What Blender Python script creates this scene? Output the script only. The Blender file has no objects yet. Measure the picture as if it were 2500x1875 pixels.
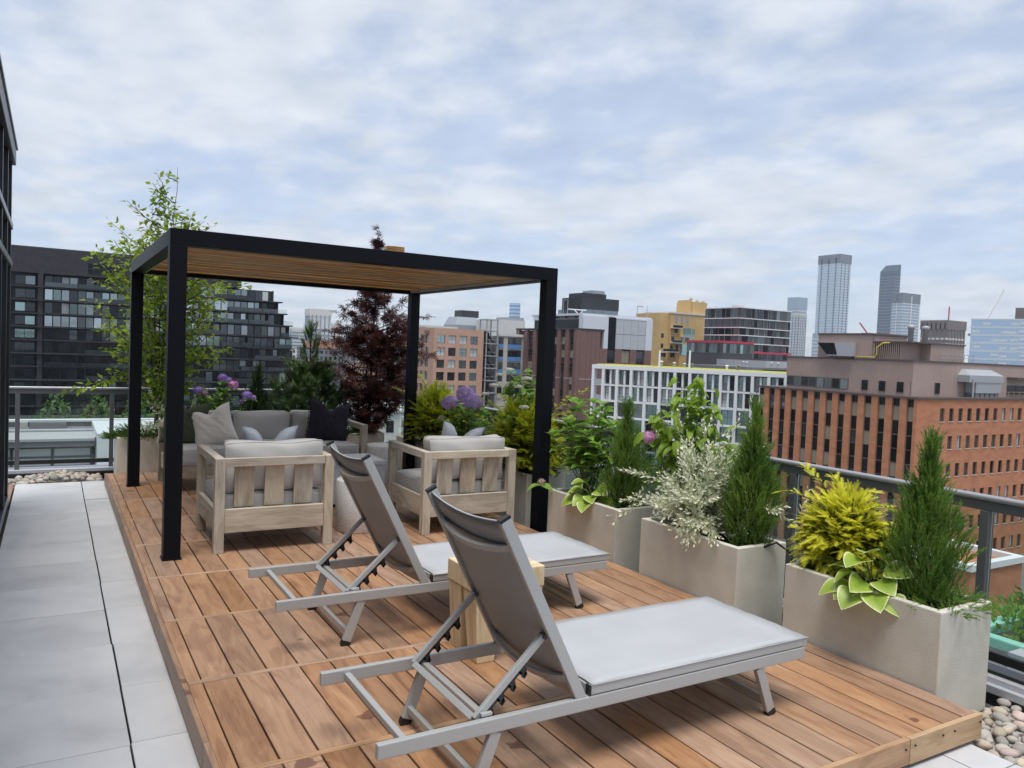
import bpy, math, random
import numpy as np
from mathutils import Vector, Matrix

# ------------------------------------------------------------------ camera, sky, sun, exposure
S = bpy.context.scene
COL = S.collection
rad = math.radians
cd = bpy.data.cameras.new('camera'); cam = bpy.data.objects.new('camera', cd); COL.objects.link(cam)
R3 = ((0.86220753, -0.01388918, -0.50636475), (-0.50487264, 0.0578451, -0.86125349), (0.04125282, 0.99822895, 0.04286222))
cam.matrix_world = Matrix.Translation((0, 0, 1.6)) @ Matrix(R3).to_4x4()
cd.sensor_fit = 'HORIZONTAL'; cd.sensor_width = 36; cd.lens = 1913.04 / 2500 * 36
cd.clip_start = 0.05; cd.clip_end = 12000
S.camera = cam

SUN_EL, SUN_AZ = rad(74), rad(207)        # azimuth from +Y clockwise: the sun stands to the left, a little behind
W = bpy.data.worlds.new('World'); S.world = W; W.use_nodes = True
nt = W.node_tree; nt.nodes.clear()
def WN(t, **k):
    n = nt.nodes.new(t)
    for a, b in k.items(): setattr(n, a, b)
    return n
wl = nt.links.new
sky = WN('ShaderNodeTexSky', sky_type='NISHITA', sun_disc=False, sun_elevation=SUN_EL, sun_rotation=SUN_AZ, altitude=100, air_density=1.0, dust_density=1.2, ozone_density=1.6)
tc = WN('ShaderNodeTexCoord'); sx = WN('ShaderNodeSeparateXYZ'); wl(tc.outputs['Generated'], sx.inputs[0])
zz = WN('ShaderNodeMath', operation='MAXIMUM'); wl(sx.outputs[2], zz.inputs[0]); zz.inputs[1].default_value = 0.0
za = WN('ShaderNodeMath', operation='ADD'); wl(zz.outputs[0], za.inputs[0]); za.inputs[1].default_value = 0.16
du = WN('ShaderNodeMath', operation='DIVIDE'); wl(sx.outputs[0], du.inputs[0]); wl(za.outputs[0], du.inputs[1])
dv = WN('ShaderNodeMath', operation='DIVIDE'); wl(sx.outputs[1], dv.inputs[0]); wl(za.outputs[0], dv.inputs[1])
cb = WN('ShaderNodeCombineXYZ'); wl(du.outputs[0], cb.inputs[0]); wl(dv.outputs[0], cb.inputs[1])
mp = WN('ShaderNodeMapping'); wl(cb.outputs[0], mp.inputs[0]); mp.inputs['Rotation'].default_value = (0, 0, rad(28)); mp.inputs['Scale'].default_value = (1.0, 0.88, 1); mp.inputs['Location'].default_value = (3.1, 1.7, 0)
n1 = WN('ShaderNodeTexNoise'); wl(mp.outputs[0], n1.inputs['Vector']); n1.inputs['Scale'].default_value = 1.3; n1.inputs['Detail'].default_value = 4; n1.inputs['Roughness'].default_value = 0.52; n1.inputs['Distortion'].default_value = 0.25
n2 = WN('ShaderNodeTexNoise'); wl(mp.outputs[0], n2.inputs['Vector']); n2.inputs['Scale'].default_value = 6.0; n2.inputs['Detail'].default_value = 7; n2.inputs['Roughness'].default_value = 0.55
nm = WN('ShaderNodeMath', operation='MULTIPLY_ADD'); wl(n2.outputs[0], nm.inputs[0]); nm.inputs[1].default_value = 0.6; wl(n1.outputs[0], nm.inputs[2])
rp = WN('ShaderNodeMapRange', interpolation_type='SMOOTHSTEP'); wl(nm.outputs[0], rp.inputs[0]); rp.inputs[1].default_value = 0.66; rp.inputs[2].default_value = 0.95; rp.inputs[3].default_value = 0.62; rp.inputs[4].default_value = 1.0
n3 = WN('ShaderNodeTexNoise'); wl(mp.outputs[0], n3.inputs['Vector']); n3.inputs['Scale'].default_value = 4.5; n3.inputs['Detail'].default_value = 5
cr = WN('ShaderNodeMix', data_type='RGBA'); wl(n3.outputs[0], cr.inputs[0]); cr.inputs[6].default_value = (2.2, 2.55, 3.05, 1); cr.inputs[7].default_value = (4.1, 4.3, 4.6, 1)
st = WN('ShaderNodeMix', data_type='RGBA', blend_type='MULTIPLY'); st.inputs[0].default_value = 1; wl(sky.outputs[0], st.inputs[6]); st.inputs[7].default_value = (.50, .58, .74, 1)
mx = WN('ShaderNodeMix', data_type='RGBA'); wl(rp.outputs[0], mx.inputs[0]); wl(st.outputs[2], mx.inputs[6]); wl(cr.outputs[2], mx.inputs[7])
bg = WN('ShaderNodeBackground'); wl(mx.outputs[2], bg.inputs[0]); bg.inputs[1].default_value = 0.128
wo = WN('ShaderNodeOutputWorld'); wl(bg.outputs[0], wo.inputs[0])

sd = bpy.data.lights.new('sun', 'SUN'); sd.energy = 1.9; sd.angle = rad(28); sd.color = (1.0, 0.95, 0.88)
sun = bpy.data.objects.new('sun', sd); COL.objects.link(sun)
sdir = Vector((math.sin(SUN_AZ) * math.cos(SUN_EL), math.cos(SUN_AZ) * math.cos(SUN_EL), math.sin(SUN_EL)))
sun.rotation_euler = sdir.to_track_quat('Z', 'Y').to_euler()
S.view_settings.view_transform = 'Standard'; S.view_settings.look = 'None'; S.view_settings.exposure = 0.86; S.view_settings.gamma = 1
S.cycles.max_bounces = 8; S.cycles.transparent_max_bounces = 16
S.cycles.use_adaptive_sampling = True; S.cycles.use_denoising = True

# ------------------------------------------------------------------ materials
def _m(name):
    m = bpy.data.materials.new(name); m.use_nodes = True
    n = m.node_tree.nodes; return m, n, m.node_tree.links.new, n['Principled BSDF']
def _set(b, k, v):
    if k in b.inputs: b.inputs[k].default_value = v
def flat(name, c, rough=0.6, metal=0.0, spec=0.5, bump=0, bscale=80):
    m, n, l, b = _m(name)
    b.inputs['Base Color'].default_value = (*c, 1); b.inputs['Roughness'].default_value = rough; b.inputs['Metallic'].default_value = metal
    _set(b, 'Specular IOR Level', spec)
    if bump:
        t = n.new('ShaderNodeTexNoise'); t.inputs['Scale'].default_value = bscale; t.inputs['Detail'].default_value = 4
        tcn = n.new('ShaderNodeTexCoord'); l(tcn.outputs['Object'], t.inputs['Vector'])
        bn = n.new('ShaderNodeBump'); bn.inputs['Strength'].default_value = bump; bn.inputs['Distance'].default_value = 0.01; l(t.outputs[0], bn.inputs['Height']); l(bn.outputs[0], b.inputs['Normal'])
    return m
def ramp(n, cols):
    r = n.new('ShaderNodeValToRGB'); e = r.color_ramp.elements
    while len(e) < len(cols): e.new(0.5)
    for i, (p, c) in enumerate(cols): e[i].position = p; e[i].color = (*c, 1)
    return r
def noisy(name, cols, scale=5, stretch=(1, 1, 1), rough=0.7, bump=0.0, bscale=None, rnd=0.0, metal=0, spec=0.4, detail=6, dist=0.0, bdist=0.01, rot=(0, 0, 0), trans=0.0):
    """colour from a noise ramp; rnd varies brightness from object to object"""
    m, n, l, b = _m(name)
    tcn = n.new('ShaderNodeTexCoord'); oi = n.new('ShaderNodeObjectInfo')
    ml = n.new('ShaderNodeMath'); ml.operation = 'MULTIPLY'; ml.inputs[1].default_value = 37.0; l(oi.outputs['Random'], ml.inputs[0])
    ad = n.new('ShaderNodeVectorMath'); ad.operation = 'ADD'; l(tcn.outputs['Object'], ad.inputs[0])
    cx = n.new('ShaderNodeCombineXYZ'); [l(ml.outputs[0], cx.inputs[i]) for i in range(3)]; l(cx.outputs[0], ad.inputs[1])
    mpn = n.new('ShaderNodeMapping'); mpn.inputs['Scale'].default_value = stretch; mpn.inputs['Rotation'].default_value = rot; l(ad.outputs[0], mpn.inputs[0])
    t = n.new('ShaderNodeTexNoise'); t.inputs['Scale'].default_value = scale; t.inputs['Detail'].default_value = detail; t.inputs['Distortion'].default_value = dist; l(mpn.outputs[0], t.inputs['Vector'])
    r = ramp(n, cols); l(t.outputs[0], r.inputs[0]); out = r.outputs[0]
    if rnd:
        hs = n.new('ShaderNodeHueSaturation'); mr = n.new('ShaderNodeMapRange'); mr.inputs[3].default_value = 1 - rnd; mr.inputs[4].default_value = 1 + rnd; l(oi.outputs['Random'], mr.inputs[0]); l(mr.outputs[0], hs.inputs['Value']); l(out, hs.inputs['Color']); out = hs.outputs[0]
    l(out, b.inputs['Base Color']); b.inputs['Roughness'].default_value = rough; b.inputs['Metallic'].default_value = metal; _set(b, 'Specular IOR Level', spec)
    if bump:
        t2 = n.new('ShaderNodeTexNoise'); t2.inputs['Scale'].default_value = bscale or scale * 4; t2.inputs['Detail'].default_value = 5; l(mpn.outputs[0] if not bscale else tcn.outputs['Object'], t2.inputs['Vector'])
        bn = n.new('ShaderNodeBump'); bn.inputs['Strength'].default_value = bump; bn.inputs['Distance'].default_value = bdist; l(t2.outputs[0], bn.inputs['Height']); l(bn.outputs[0], b.inputs['Normal'])
    if trans:
        o = n['Material Output']; tr = n.new('ShaderNodeBsdfTranslucent'); l(out, tr.inputs[0]); ms = n.new('ShaderNodeMixShader'); ms.inputs[0].default_value = trans; l(b.outputs[0], ms.inputs[1]); l(tr.outputs[0], ms.inputs[2]); l(ms.outputs[0], o.inputs[0])
    return m
def wood(name, dark, mid, light, axis, rnd=0.25, sat=0.0, rough=0.5, fig=9.0, stain=False, hue=0.0):
    """boards: streaks run along the axis, slow swirling figure, every board a shade of its own"""
    m, n, l, b = _m(name)
    tcn = n.new('ShaderNodeTexCoord'); oi = n.new('ShaderNodeObjectInfo')
    ml = n.new('ShaderNodeMath'); ml.operation = 'MULTIPLY'; ml.inputs[1].default_value = 61.0; l(oi.outputs['Random'], ml.inputs[0])
    cx = n.new('ShaderNodeCombineXYZ'); [l(ml.outputs[0], cx.inputs[i]) for i in range(3)]
    ad = n.new('ShaderNodeVectorMath'); ad.operation = 'ADD'; l(tcn.outputs['Object'], ad.inputs[0]); l(cx.outputs[0], ad.inputs[1])
    def streak(along, scale, det, dist):
        mpn = n.new('ShaderNodeMapping'); sc = [1, 1, 1]; sc[axis] = along; mpn.inputs['Scale'].default_value = sc; l(ad.outputs[0], mpn.inputs[0])
        t = n.new('ShaderNodeTexNoise'); t.inputs['Scale'].default_value = scale; t.inputs['Detail'].default_value = det; t.inputs['Distortion'].default_value = dist; l(mpn.outputs[0], t.inputs['Vector']); return t
    a = streak(0.22, fig, 3, 1.6); f = streak(0.035, 110, 4, 0.2)
    mul = n.new('ShaderNodeMath'); mul.operation = 'MULTIPLY'; mul.inputs[1].default_value = 9; l(a.outputs[0], mul.inputs[0])
    sn = n.new('ShaderNodeMath'); sn.operation = 'SINE'; 
    m2 = n.new('ShaderNodeMath'); m2.operation = 'MULTIPLY'; m2.inputs[1].default_value = 4.5; l(mul.outputs[0], m2.inputs[0]); l(m2.outputs[0], sn.inputs[0])
    mrs = n.new('ShaderNodeMapRange'); mrs.inputs[1].default_value = -1; mrs.inputs[2].default_value = 1; mrs.inputs[3].default_value = -0.035; mrs.inputs[4].default_value = 0.035; l(sn.outputs[0], mrs.inputs[0])
    s1 = n.new('ShaderNodeMath'); s1.operation = 'ADD'; l(a.outputs[0], s1.inputs[0]); l(mrs.outputs[0], s1.inputs[1])
    s2 = n.new('ShaderNodeMath'); s2.operation = 'MULTIPLY_ADD'; l(f.outputs[0], s2.inputs[0]); s2.inputs[1].default_value = 0.45; l(s1.outputs[0], s2.inputs[2])
    r = ramp(n, [(0.44, dark), (0.70, mid), (0.98, light)]); l(s2.outputs[0], r.inputs[0]); out = r.outputs[0]
    if stain:
        t3 = n.new('ShaderNodeTexNoise'); t3.inputs['Scale'].default_value = 3.1; t3.inputs['Detail'].default_value = 4; l(ad.outputs[0], t3.inputs['Vector'])
        mr3 = n.new('ShaderNodeMapRange'); mr3.inputs[1].default_value = 0.695; mr3.inputs[2].default_value = 0.71; l(t3.outputs[0], mr3.inputs[0])
        mx3 = n.new('ShaderNodeMix'); mx3.data_type = 'RGBA'; l(mr3.outputs[0], mx3.inputs[0]); l(out, mx3.inputs[6]); mx3.inputs[7].default_value = (dark[0] * .75, dark[1] * .7, dark[2] * .75, 1); out = mx3.outputs[2]
    hs = n.new('ShaderNodeHueSaturation'); mr = n.new('ShaderNodeMapRange'); mr.inputs[3].default_value = 1 - rnd; mr.inputs[4].default_value = 1 + rnd; l(oi.outputs['Random'], mr.inputs[0]); l(mr.outputs[0], hs.inputs['Value'])
    wn = n.new('ShaderNodeTexWhiteNoise'); wn.noise_dimensions = '1D'; l(ml.outputs[0], wn.inputs['W'])
    mr2 = n.new('ShaderNodeMapRange'); mr2.inputs[3].default_value = 1 - sat; mr2.inputs[4].default_value = 1 + sat * 0.6; l(wn.outputs[0], mr2.inputs[0]); l(mr2.outputs[0], hs.inputs['Saturation'])
    l(out, hs.inputs['Color']); l(hs.outputs[0], b.inputs['Base Color']); b.inputs['Roughness'].default_value = rough; _set(b, 'Specular IOR Level', 0.35)
    bn = n.new('ShaderNodeBump'); bn.inputs['Strength'].default_value = 0.18; bn.inputs['Distance'].default_value = 0.004; l(s2.outputs[0], bn.inputs['Height']); l(bn.outputs[0], b.inputs['Normal'])
    return m
def leafmat(name, c1, c2, scale=9, trans=0.35, rough=0.45, c3=None, spec=0.35):
    cols = [(0.3, c1), (0.68, c2)] + ([(0.8, c3)] if c3 else [])
    return noisy(name, cols, scale=scale, rough=rough, trans=trans, rnd=0.12, spec=spec, detail=3)
def glassmat(name, tint, refl):
    m, n, l, b = _m(name); o = n['Material Output']; n.remove(b)
    t = n.new('ShaderNodeBsdfTransparent'); t.inputs[0].default_value = (*tint, 1); g = n.new('ShaderNodeBsdfGlossy'); g.inputs['Roughness'].default_value = 0.02; g.inputs[0].default_value = (0.9, 0.95, 0.95, 1)
    lw = n.new('ShaderNodeFresnel'); lw.inputs[0].default_value = 1.5; ml = n.new('ShaderNodeMath'); ml.operation = 'MULTIPLY'; ml.inputs[1].default_value = refl; l(lw.outputs[0], ml.inputs[0])
    ms = n.new('ShaderNodeMixShader'); l(ml.outputs[0], ms.inputs[0]); l(t.outputs[0], ms.inputs[1]); l(g.outputs[0], ms.inputs[2]); l(ms.outputs[0], o.inputs[0]); return m
def panemat(name, c, rough=0.06, wob=0.35, sc=0.5):
    """building glass: a dark mirror with slightly uneven panes"""
    m, n, l, b = _m(name); oi = n.new('ShaderNodeObjectInfo')
    hs = n.new('ShaderNodeHueSaturation'); hs.inputs['Color'].default_value = (*c, 1); mr = n.new('ShaderNodeMapRange'); mr.inputs[3].default_value = 0.45; mr.inputs[4].default_value = 1.5; l(oi.outputs['Random'], mr.inputs[0]); l(mr.outputs[0], hs.inputs['Value'])
    l(hs.outputs[0], b.inputs['Base Color']); b.inputs['Metallic'].default_value = 0.85; b.inputs['Roughness'].default_value = rough
    t = n.new('ShaderNodeTexNoise'); t.inputs['Scale'].default_value = sc; g = n.new('ShaderNodeNewGeometry'); l(g.outputs['Position'], t.inputs['Vector']); bn = n.new('ShaderNodeBump'); bn.inputs['Strength'].default_value = wob; bn.inputs['Distance'].default_value = 0.05; l(t.outputs[0], bn.inputs['Height']); l(bn.outputs[0], b.inputs['Normal'])
    return m

M = {}
IPE = dict(dark=(0.222, 0.116, 0.068), mid=(0.338, 0.190, 0.110), light=(0.43, 0.262, 0.155))
M['ipe'] = wood('ipe_decking', axis=1, rnd=0.15, sat=0.2, rough=0.45, stain=True, **IPE)
M['ipe_x'] = wood('ipe_strip', (0.27, 0.16, 0.098), (0.42, 0.262, 0.16), (0.52, 0.35, 0.22), axis=0, rnd=0.1, sat=0.15, rough=0.5)
M['tan'] = wood('tan_fascia', (0.34, 0.22, 0.125), (0.46, 0.31, 0.18), (0.54, 0.38, 0.23), 0, rnd=0.05, rough=0.6, stain=True)
TEAK = dict(dark=(0.28, 0.235, 0.18), mid=(0.46, 0.40, 0.315), light=(0.60, 0.54, 0.44))
for k, ax in (('x', 0), ('y', 1), ('z', 2)): M['teak_' + k] = wood('weathered_teak_' + k, axis=ax, rnd=0.10, sat=0.2, rough=0.65, fig=7, **TEAK)
M['cedar_x'] = wood('cedar_slat', (0.24, 0.115, 0.04), (0.46, 0.25, 0.095), (0.60, 0.37, 0.16), 0, rnd=0.3, sat=0.25, rough=0.6, fig=8)
M['pine_z'] = wood('pale_pine', (0.48, 0.35, 0.19), (0.66, 0.53, 0.33), (0.76, 0.64, 0.44), 2, rnd=0.06, rough=0.5, fig=10)
M['black'] = flat('black_powder_coat', (0.004, 0.005, 0.008), 0.45, spec=0.16, bump=0.05, bscale=400)
M['alu'] = flat('silver_grey_aluminium', (0.45, 0.46, 0.46), 0.42, metal=0.25, bump=0.03, bscale=300)
M['blackplastic'] = flat('black_plastic', (0.012, 0.012, 0.013), 0.35)
M['sling'] = noisy('grey_sling_mesh', [(0.3, (0.40, 0.412, 0.43)), (0.7, (0.45, 0.462, 0.48))], 3, rough=0.5, bump=0.25, bscale=900, bdist=0.002, spec=0.5)
M['slingback'] = noisy('shaded_sling_mesh', [(0.3, (0.36, 0.362, 0.36)), (0.7, (0.41, 0.412, 0.41))], 3, rough=0.6, bump=0.3, bscale=900, bdist=0.002)  # same fabric as the seat; the backrest's shade is put into its colour
M['planter'] = noisy('stucco_planter', [(0.25, (0.55, 0.53, 0.46)), (0.75, (0.66, 0.64, 0.565))], 6, rough=0.85, bump=0.6, bscale=150, bdist=0.006, rnd=0.03)
M['soil'] = noisy('dark_soil', [(0.3, (0.010, 0.008, 0.006)), (0.7, (0.035, 0.026, 0.02))], 25, rough=0.95, bump=0.8, bscale=60)
M['paver'] = noisy('pale_stone_paver', [(0.25, (0.46, 0.466, 0.48)), (0.45, (0.54, 0.547, 0.562)), (0.6, (0.58, 0.585, 0.595)), (0.78, (0.62, 0.622, 0.625))], 2.3, rough=0.62, bump=0.08, bscale=90, rnd=0.055, dist=0.8, detail=9)
M['slab'] = flat('grey_membrane', (0.07, 0.07, 0.072), 0.9)
M['cush'] = noisy('light_grey_cushion', [(0.3, (0.47, 0.46, 0.445)), (0.7, (0.53, 0.52, 0.505))], 4, rough=0.9, bump=0.2, bscale=700, bdist=0.002, spec=0.2)
M['pill_green'] = noisy('olive_linen', [(0.3, (0.060, 0.070, 0.042)), (0.7, (0.085, 0.098, 0.06))], 6, rough=0.9, bump=0.3, bscale=500, bdist=0.002, spec=0.2)
M['pill_cream'] = noisy('cream_linen', [(0.3, (0.74, 0.71, 0.64)), (0.7, (0.80, 0.77, 0.70))], 6, rough=0.9, bump=0.3, bscale=500, bdist=0.002, spec=0.2)
M['pill_navy'] = noisy('ink_linen', [(0.3, (0.018, 0.017, 0.026)), (0.7, (0.028, 0.027, 0.038))], 6, rough=0.9, bump=0.3, bscale=500, bdist=0.002, spec=0.2)
M['pill_blue'] = noisy('pale_blue_grey_linen', [(0.3, (0.34, 0.365, 0.41)), (0.7, (0.42, 0.445, 0.485))], 6, rough=0.9, bump=0.3, bscale=500, bdist=0.002, spec=0.2)
M['terrazzo'] = noisy('pale_terrazzo', [(0.36, (0.56, 0.55, 0.53)), (0.46, (0.75, 0.74, 0.725)), (0.62, (0.80, 0.795, 0.785))], 120, rough=0.6, bump=0.1, detail=2)
M['firetop'] = noisy('pale_concrete', [(0.3, (0.60, 0.61, 0.62)), (0.7, (0.68, 0.69, 0.69))], 5, rough=0.55, bump=0.05)
M['stone'] = noisy('river_stone', [(0.25, (0.26, 0.245, 0.23)), (0.5, (0.40, 0.375, 0.34)), (0.75, (0.52, 0.49, 0.45))], 9, stretch=(1, 1, 2.5), rough=0.7, bump=0.25, bscale=60, rnd=0.28, detail=8)
M['stone_tan'] = noisy('tan_river_stone', [(0.25, (0.33, 0.27, 0.20)), (0.5, (0.48, 0.41, 0.32)), (0.75, (0.60, 0.53, 0.43))], 9, stretch=(1, 1, 2.5), rough=0.7, bump=0.25, bscale=60, rnd=0.25, detail=8)
M['stone_pink'] = noisy('pink_river_stone', [(0.25, (0.34, 0.25, 0.22)), (0.5, (0.50, 0.40, 0.36)), (0.75, (0.60, 0.52, 0.48))], 9, stretch=(1, 1, 2.5), rough=0.7, bump=0.25, bscale=60, rnd=0.25, detail=8)
M['rail'] = flat('rail_grey_metal', (0.34, 0.345, 0.36), 0.35, metal=0.4)
M['raildark'] = flat('rail_post_metal', (0.115, 0.12, 0.128), 0.45, metal=0.2)
M['railglass'] = glassmat('rail_glass', (0.86, 0.90, 0.885), 0.8)
M['flash'] = flat('metal_flashing', (0.52, 0.53, 0.57), 0.4, metal=0.3)
M['hose'] = flat('black_hose', (0.01, 0.01, 0.01), 0.5)
# leaves
M['l_birch'] = leafmat('birch_leaf', (0.16, 0.24, 0.02), (0.33, 0.44, 0.045), 5, c3=(0.46, 0.54, 0.08), trans=.45)
M['l_maple'] = leafmat('red_maple_leaf', (0.055, 0.02, 0.018), (0.135, 0.042, 0.036), 6, trans=0.4, c3=(0.28, 0.065, 0.055))
M['l_pine'] = leafmat('pine_needle', (0.04, 0.085, 0.03), (0.10, 0.165, 0.05), 7, trans=0.25, c3=(0.16, 0.22, 0.065))
M['l_cedar'] = leafmat('dark_cedar', (0.02, 0.045, 0.014), (0.045, 0.085, 0.024), 7, trans=0.15)
M['l_jun'] = leafmat('green_juniper', (0.09, 0.19, 0.035), (0.22, 0.35, 0.06), 5, trans=0.4, c3=(0.36, 0.47, 0.10))
M['l_cover'] = leafmat('ground_juniper', (0.05, 0.10, 0.016), (0.10, 0.19, 0.03), 8, trans=0.2)
M['l_gold'] = leafmat('golden_yew', (0.64, 0.64, 0.03), (0.88, 0.86, 0.10), 6, trans=0.4, c3=(0.92, 0.92, 0.22))
M['l_chart'] = leafmat('chartreuse_yew', (0.42, 0.48, 0.025), (0.64, 0.69, 0.06), 6, trans=0.45, c3=(0.76, 0.80, 0.12))
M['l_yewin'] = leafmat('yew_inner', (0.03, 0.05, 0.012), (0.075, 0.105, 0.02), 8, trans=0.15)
M['l_hyd'] = leafmat('hydrangea_leaf', (0.13, 0.26, 0.035), (0.27, 0.44, 0.075), 7, trans=0.4)
M['l_hydd'] = leafmat('dark_hydrangea_leaf', (0.08, 0.16, 0.035), (0.14, 0.25, 0.055), 7, trans=0.3)
M['l_dog'] = leafmat('shrub_leaf', (0.16, 0.28, 0.03), (0.32, 0.46, 0.06), 5, trans=0.45, c3=(0.46, 0.52, 0.07))
M['l_vib'] = leafmat('viburnum_leaf', (0.12, 0.23, 0.045), (0.24, 0.38, 0.085), 7, trans=0.4)
M['l_willow'] = leafmat('variegated_willow_leaf', (0.60, 0.68, 0.40), (0.90, 0.90, 0.76), 22, trans=0.12, c3=(0.92, 0.92, 0.84))
M['bark'] = noisy('bark', [(0.3, (0.055, 0.042, 0.03)), (0.7, (0.13, 0.10, 0.075))], 20, stretch=(1, 1, 0.2), rough=0.9, bump=0.5)
M['barkdark'] = noisy('dark_bark', [(0.3, (0.02, 0.014, 0.012)), (0.7, (0.05, 0.036, 0.03))], 20, stretch=(1, 1, 0.2), rough=0.9, bump=0.5)
M['barktan'] = noisy('cane_bark', [(0.3, (0.28, 0.20, 0.10)), (0.7, (0.42, 0.32, 0.17))], 20, rough=0.8)
M['stem'] = flat('green_stem', (0.12, 0.18, 0.05), 0.6)
def flowermat(name, a, b_, c3):
    return noisy(name, [(0.36, a), (0.52, b_), (0.66, c3)], 9, rough=0.7, trans=0.3, detail=3)
M['f_purple'] = flowermat('purple_florets', (0.27, 0.18, 0.58), (0.43, 0.28, 0.68), (0.62, 0.34, 0.70))
M['f_mix'] = flowermat('violet_pink_florets', (0.40, 0.35, 0.74), (0.60, 0.42, 0.74), (0.80, 0.40, 0.72))
M['f_pink'] = flowermat('pink_florets', (0.56, 0.16, 0.46), (0.70, 0.27, 0.60), (0.80, 0.46, 0.72))
M['f_cream'] = flowermat('cream_florets', (0.55, 0.50, 0.30), (0.72, 0.66, 0.46), (0.72, 0.45, 0.45))
M['f_white'] = flowermat('white_florets', (0.66, 0.68, 0.52), (0.80, 0.80, 0.68), (0.85, 0.85, 0.78))
def hostamat():
    m, n, l, b = _m('hosta_leaf'); at = n.new('ShaderNodeAttribute'); at.attribute_name = 'edge'
    t = n.new('ShaderNodeTexNoise'); t.inputs['Scale'].default_value = 40; tcn = n.new('ShaderNodeTexCoord'); l(tcn.outputs['Object'], t.inputs['Vector'])
    ad = n.new('ShaderNodeMath'); ad.operation = 'MULTIPLY_ADD'; l(t.outputs[0], ad.inputs[0]); ad.inputs[1].default_value = 0.22; l(at.outputs['Fac'], ad.inputs[2])
    r = ramp(n, [(0.0, (0.20, 0.31, 0.035)), (0.55, (0.30, 0.43, 0.055)), (0.95, (0.36, 0.50, 0.08)), (1.0, (0.74, 0.75, 0.44))]); l(ad.outputs[0], r.inputs[0]); l(r.outputs[0], b.inputs['Base Color']); b.inputs['Roughness'].default_value = 0.4
    o = n['Material Output']; tr = n.new('ShaderNodeBsdfTranslucent'); l(r.outputs[0], tr.inputs[0]); ms = n.new('ShaderNodeMixShader'); ms.inputs[0].default_value = 0.25; l(b.outputs[0], ms.inputs[1]); l(tr.outputs[0], ms.inputs[2]); l(ms.outputs[0], o.inputs[0]); return m
M['hosta'] = hostamat()

# ------------------------------------------------------------------ mesh helpers
class MB:
    def __init__(s): s.v = []; s.f = []
    def poly(s, vs, fs, T=None):
        k = len(s.v); s.v += [tuple((T @ Vector(p)) if T is not None else p) for p in vs]; s.f += [tuple(i + k for i in f) for f in fs]; return s
    def box(s, x0, x1, y0, y1, z0, z1, T=None):
        return s.poly([(x0, y0, z0), (x1, y0, z0), (x1, y1, z0), (x0, y1, z0), (x0, y0, z1), (x1, y0, z1), (x1, y1, z1), (x0, y1, z1)],
                      [(0, 3, 2, 1), (4, 5, 6, 7), (0, 1, 5, 4), (1, 2, 6, 5), (2, 3, 7, 6), (3, 0, 4, 7)], T)
    def bar(s, a, b, w, h, up=(0, 0, 1)):
        """rectangular bar from a to b, w across, h along up"""
        a = Vector(a); b = Vector(b); d = (b - a).normalized(); u = Vector(up); r = d.cross(u)
        if r.length < 1e-4: r = d.cross(Vector((1, 0, 0)))
        r.normalize(); u = r.cross(d).normalized(); r *= w / 2; u *= h / 2
        vs = [a - r - u, a + r - u, a + r + u, a - r + u, b - r - u, b + r - u, b + r + u, b - r + u]
        return s.poly([tuple(p) for p in vs], [(0, 1, 2, 3), (7, 6, 5, 4), (0, 4, 5, 1), (1, 5, 6, 2), (2, 6, 7, 3), (3, 7, 4, 0)])
    def tube(s, pts, rs, seg=6, cap=True):
        pts = [Vector(p) for p in pts]; k = len(s.v); n = len(pts)
        for i, p in enumerate(pts):
            d = (pts[min(i + 1, n - 1)] - pts[max(i - 1, 0)]).normalized(); a = d.cross(Vector((0.31, 0.95, 0.05))).normalized(); b = d.cross(a); r = rs if isinstance(rs, (int, float)) else rs[i]
            for j in range(seg): t = 2 * math.pi * j / seg; s.v.append(tuple(p + a * math.cos(t) * r + b * math.sin(t) * r))
        for i in range(n - 1):
            for j in range(seg): j2 = (j + 1) % seg; s.f.append((k + i * seg + j, k + i * seg + j2, k + (i + 1) * seg + j2, k + (i + 1) * seg + j))
        if cap: s.f.append(tuple(k + j for j in range(seg))[::-1]); s.f.append(tuple(k + (n - 1) * seg + j for j in range(seg)))
        return s
    def lathe(s, prof, seg=40):
        k = len(s.v); n = len(prof)
        for r, z in prof:
            for j in range(seg): t = 2 * math.pi * j / seg; s.v.append((r * math.cos(t), r * math.sin(t), z))
        for i in range(n - 1):
            for j in range(seg): j2 = (j + 1) % seg; s.f.append((k + i * seg + j, k + i * seg + j2, k + (i + 1) * seg + j2, k + (i + 1) * seg + j))
        s.f.append(tuple(k + j for j in range(seg))[::-1]); s.f.append(tuple(k + (n - 1) * seg + j for j in range(seg))); return s
    def mesh(s, name, mat=None, smooth=False):
        me = bpy.data.meshes.new(name); me.from_pydata(s.v, [], s.f); me.update()
        if mat: me.materials.append(M[mat] if isinstance(mat, str) else mat)
        if smooth: me.polygons.foreach_set('use_smooth', [True] * len(me.polygons))
        return me
    def build(s, name, mat, parent=None, smooth=False, bevel=0, seg=2, mx=None):
        return put(name, s.mesh(name, mat, smooth), parent, mx, bevel, seg)
def put(name, me, parent=None, mx=None, bevel=0, seg=2):
    o = bpy.data.objects.new(name, me); COL.objects.link(o)
    if parent: o.parent = parent
    if mx is not None: o.matrix_basis = mx
    if bevel:
        b = o.modifiers.new('bevel', 'BEVEL'); b.width = bevel; b.segments = seg; b.limit_method = 'ANGLE'; b.angle_limit = rad(40)
    return o
def tag(o, label=None, cat=None, group=None, kind=None):
    if label: o['label'] = label
    if cat: o['category'] = cat
    if group: o['group'] = group
    if kind: o['kind'] = kind
    return o
def thing(name, label, cat, loc=(0, 0, 0), rz=0, group=None):
    o = bpy.data.objects.new(name, None); COL.objects.link(o); o.location = loc; o.rotation_euler = (0, 0, rz); o.empty_display_size = 0.1
    return tag(o, label, cat, group)
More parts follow.
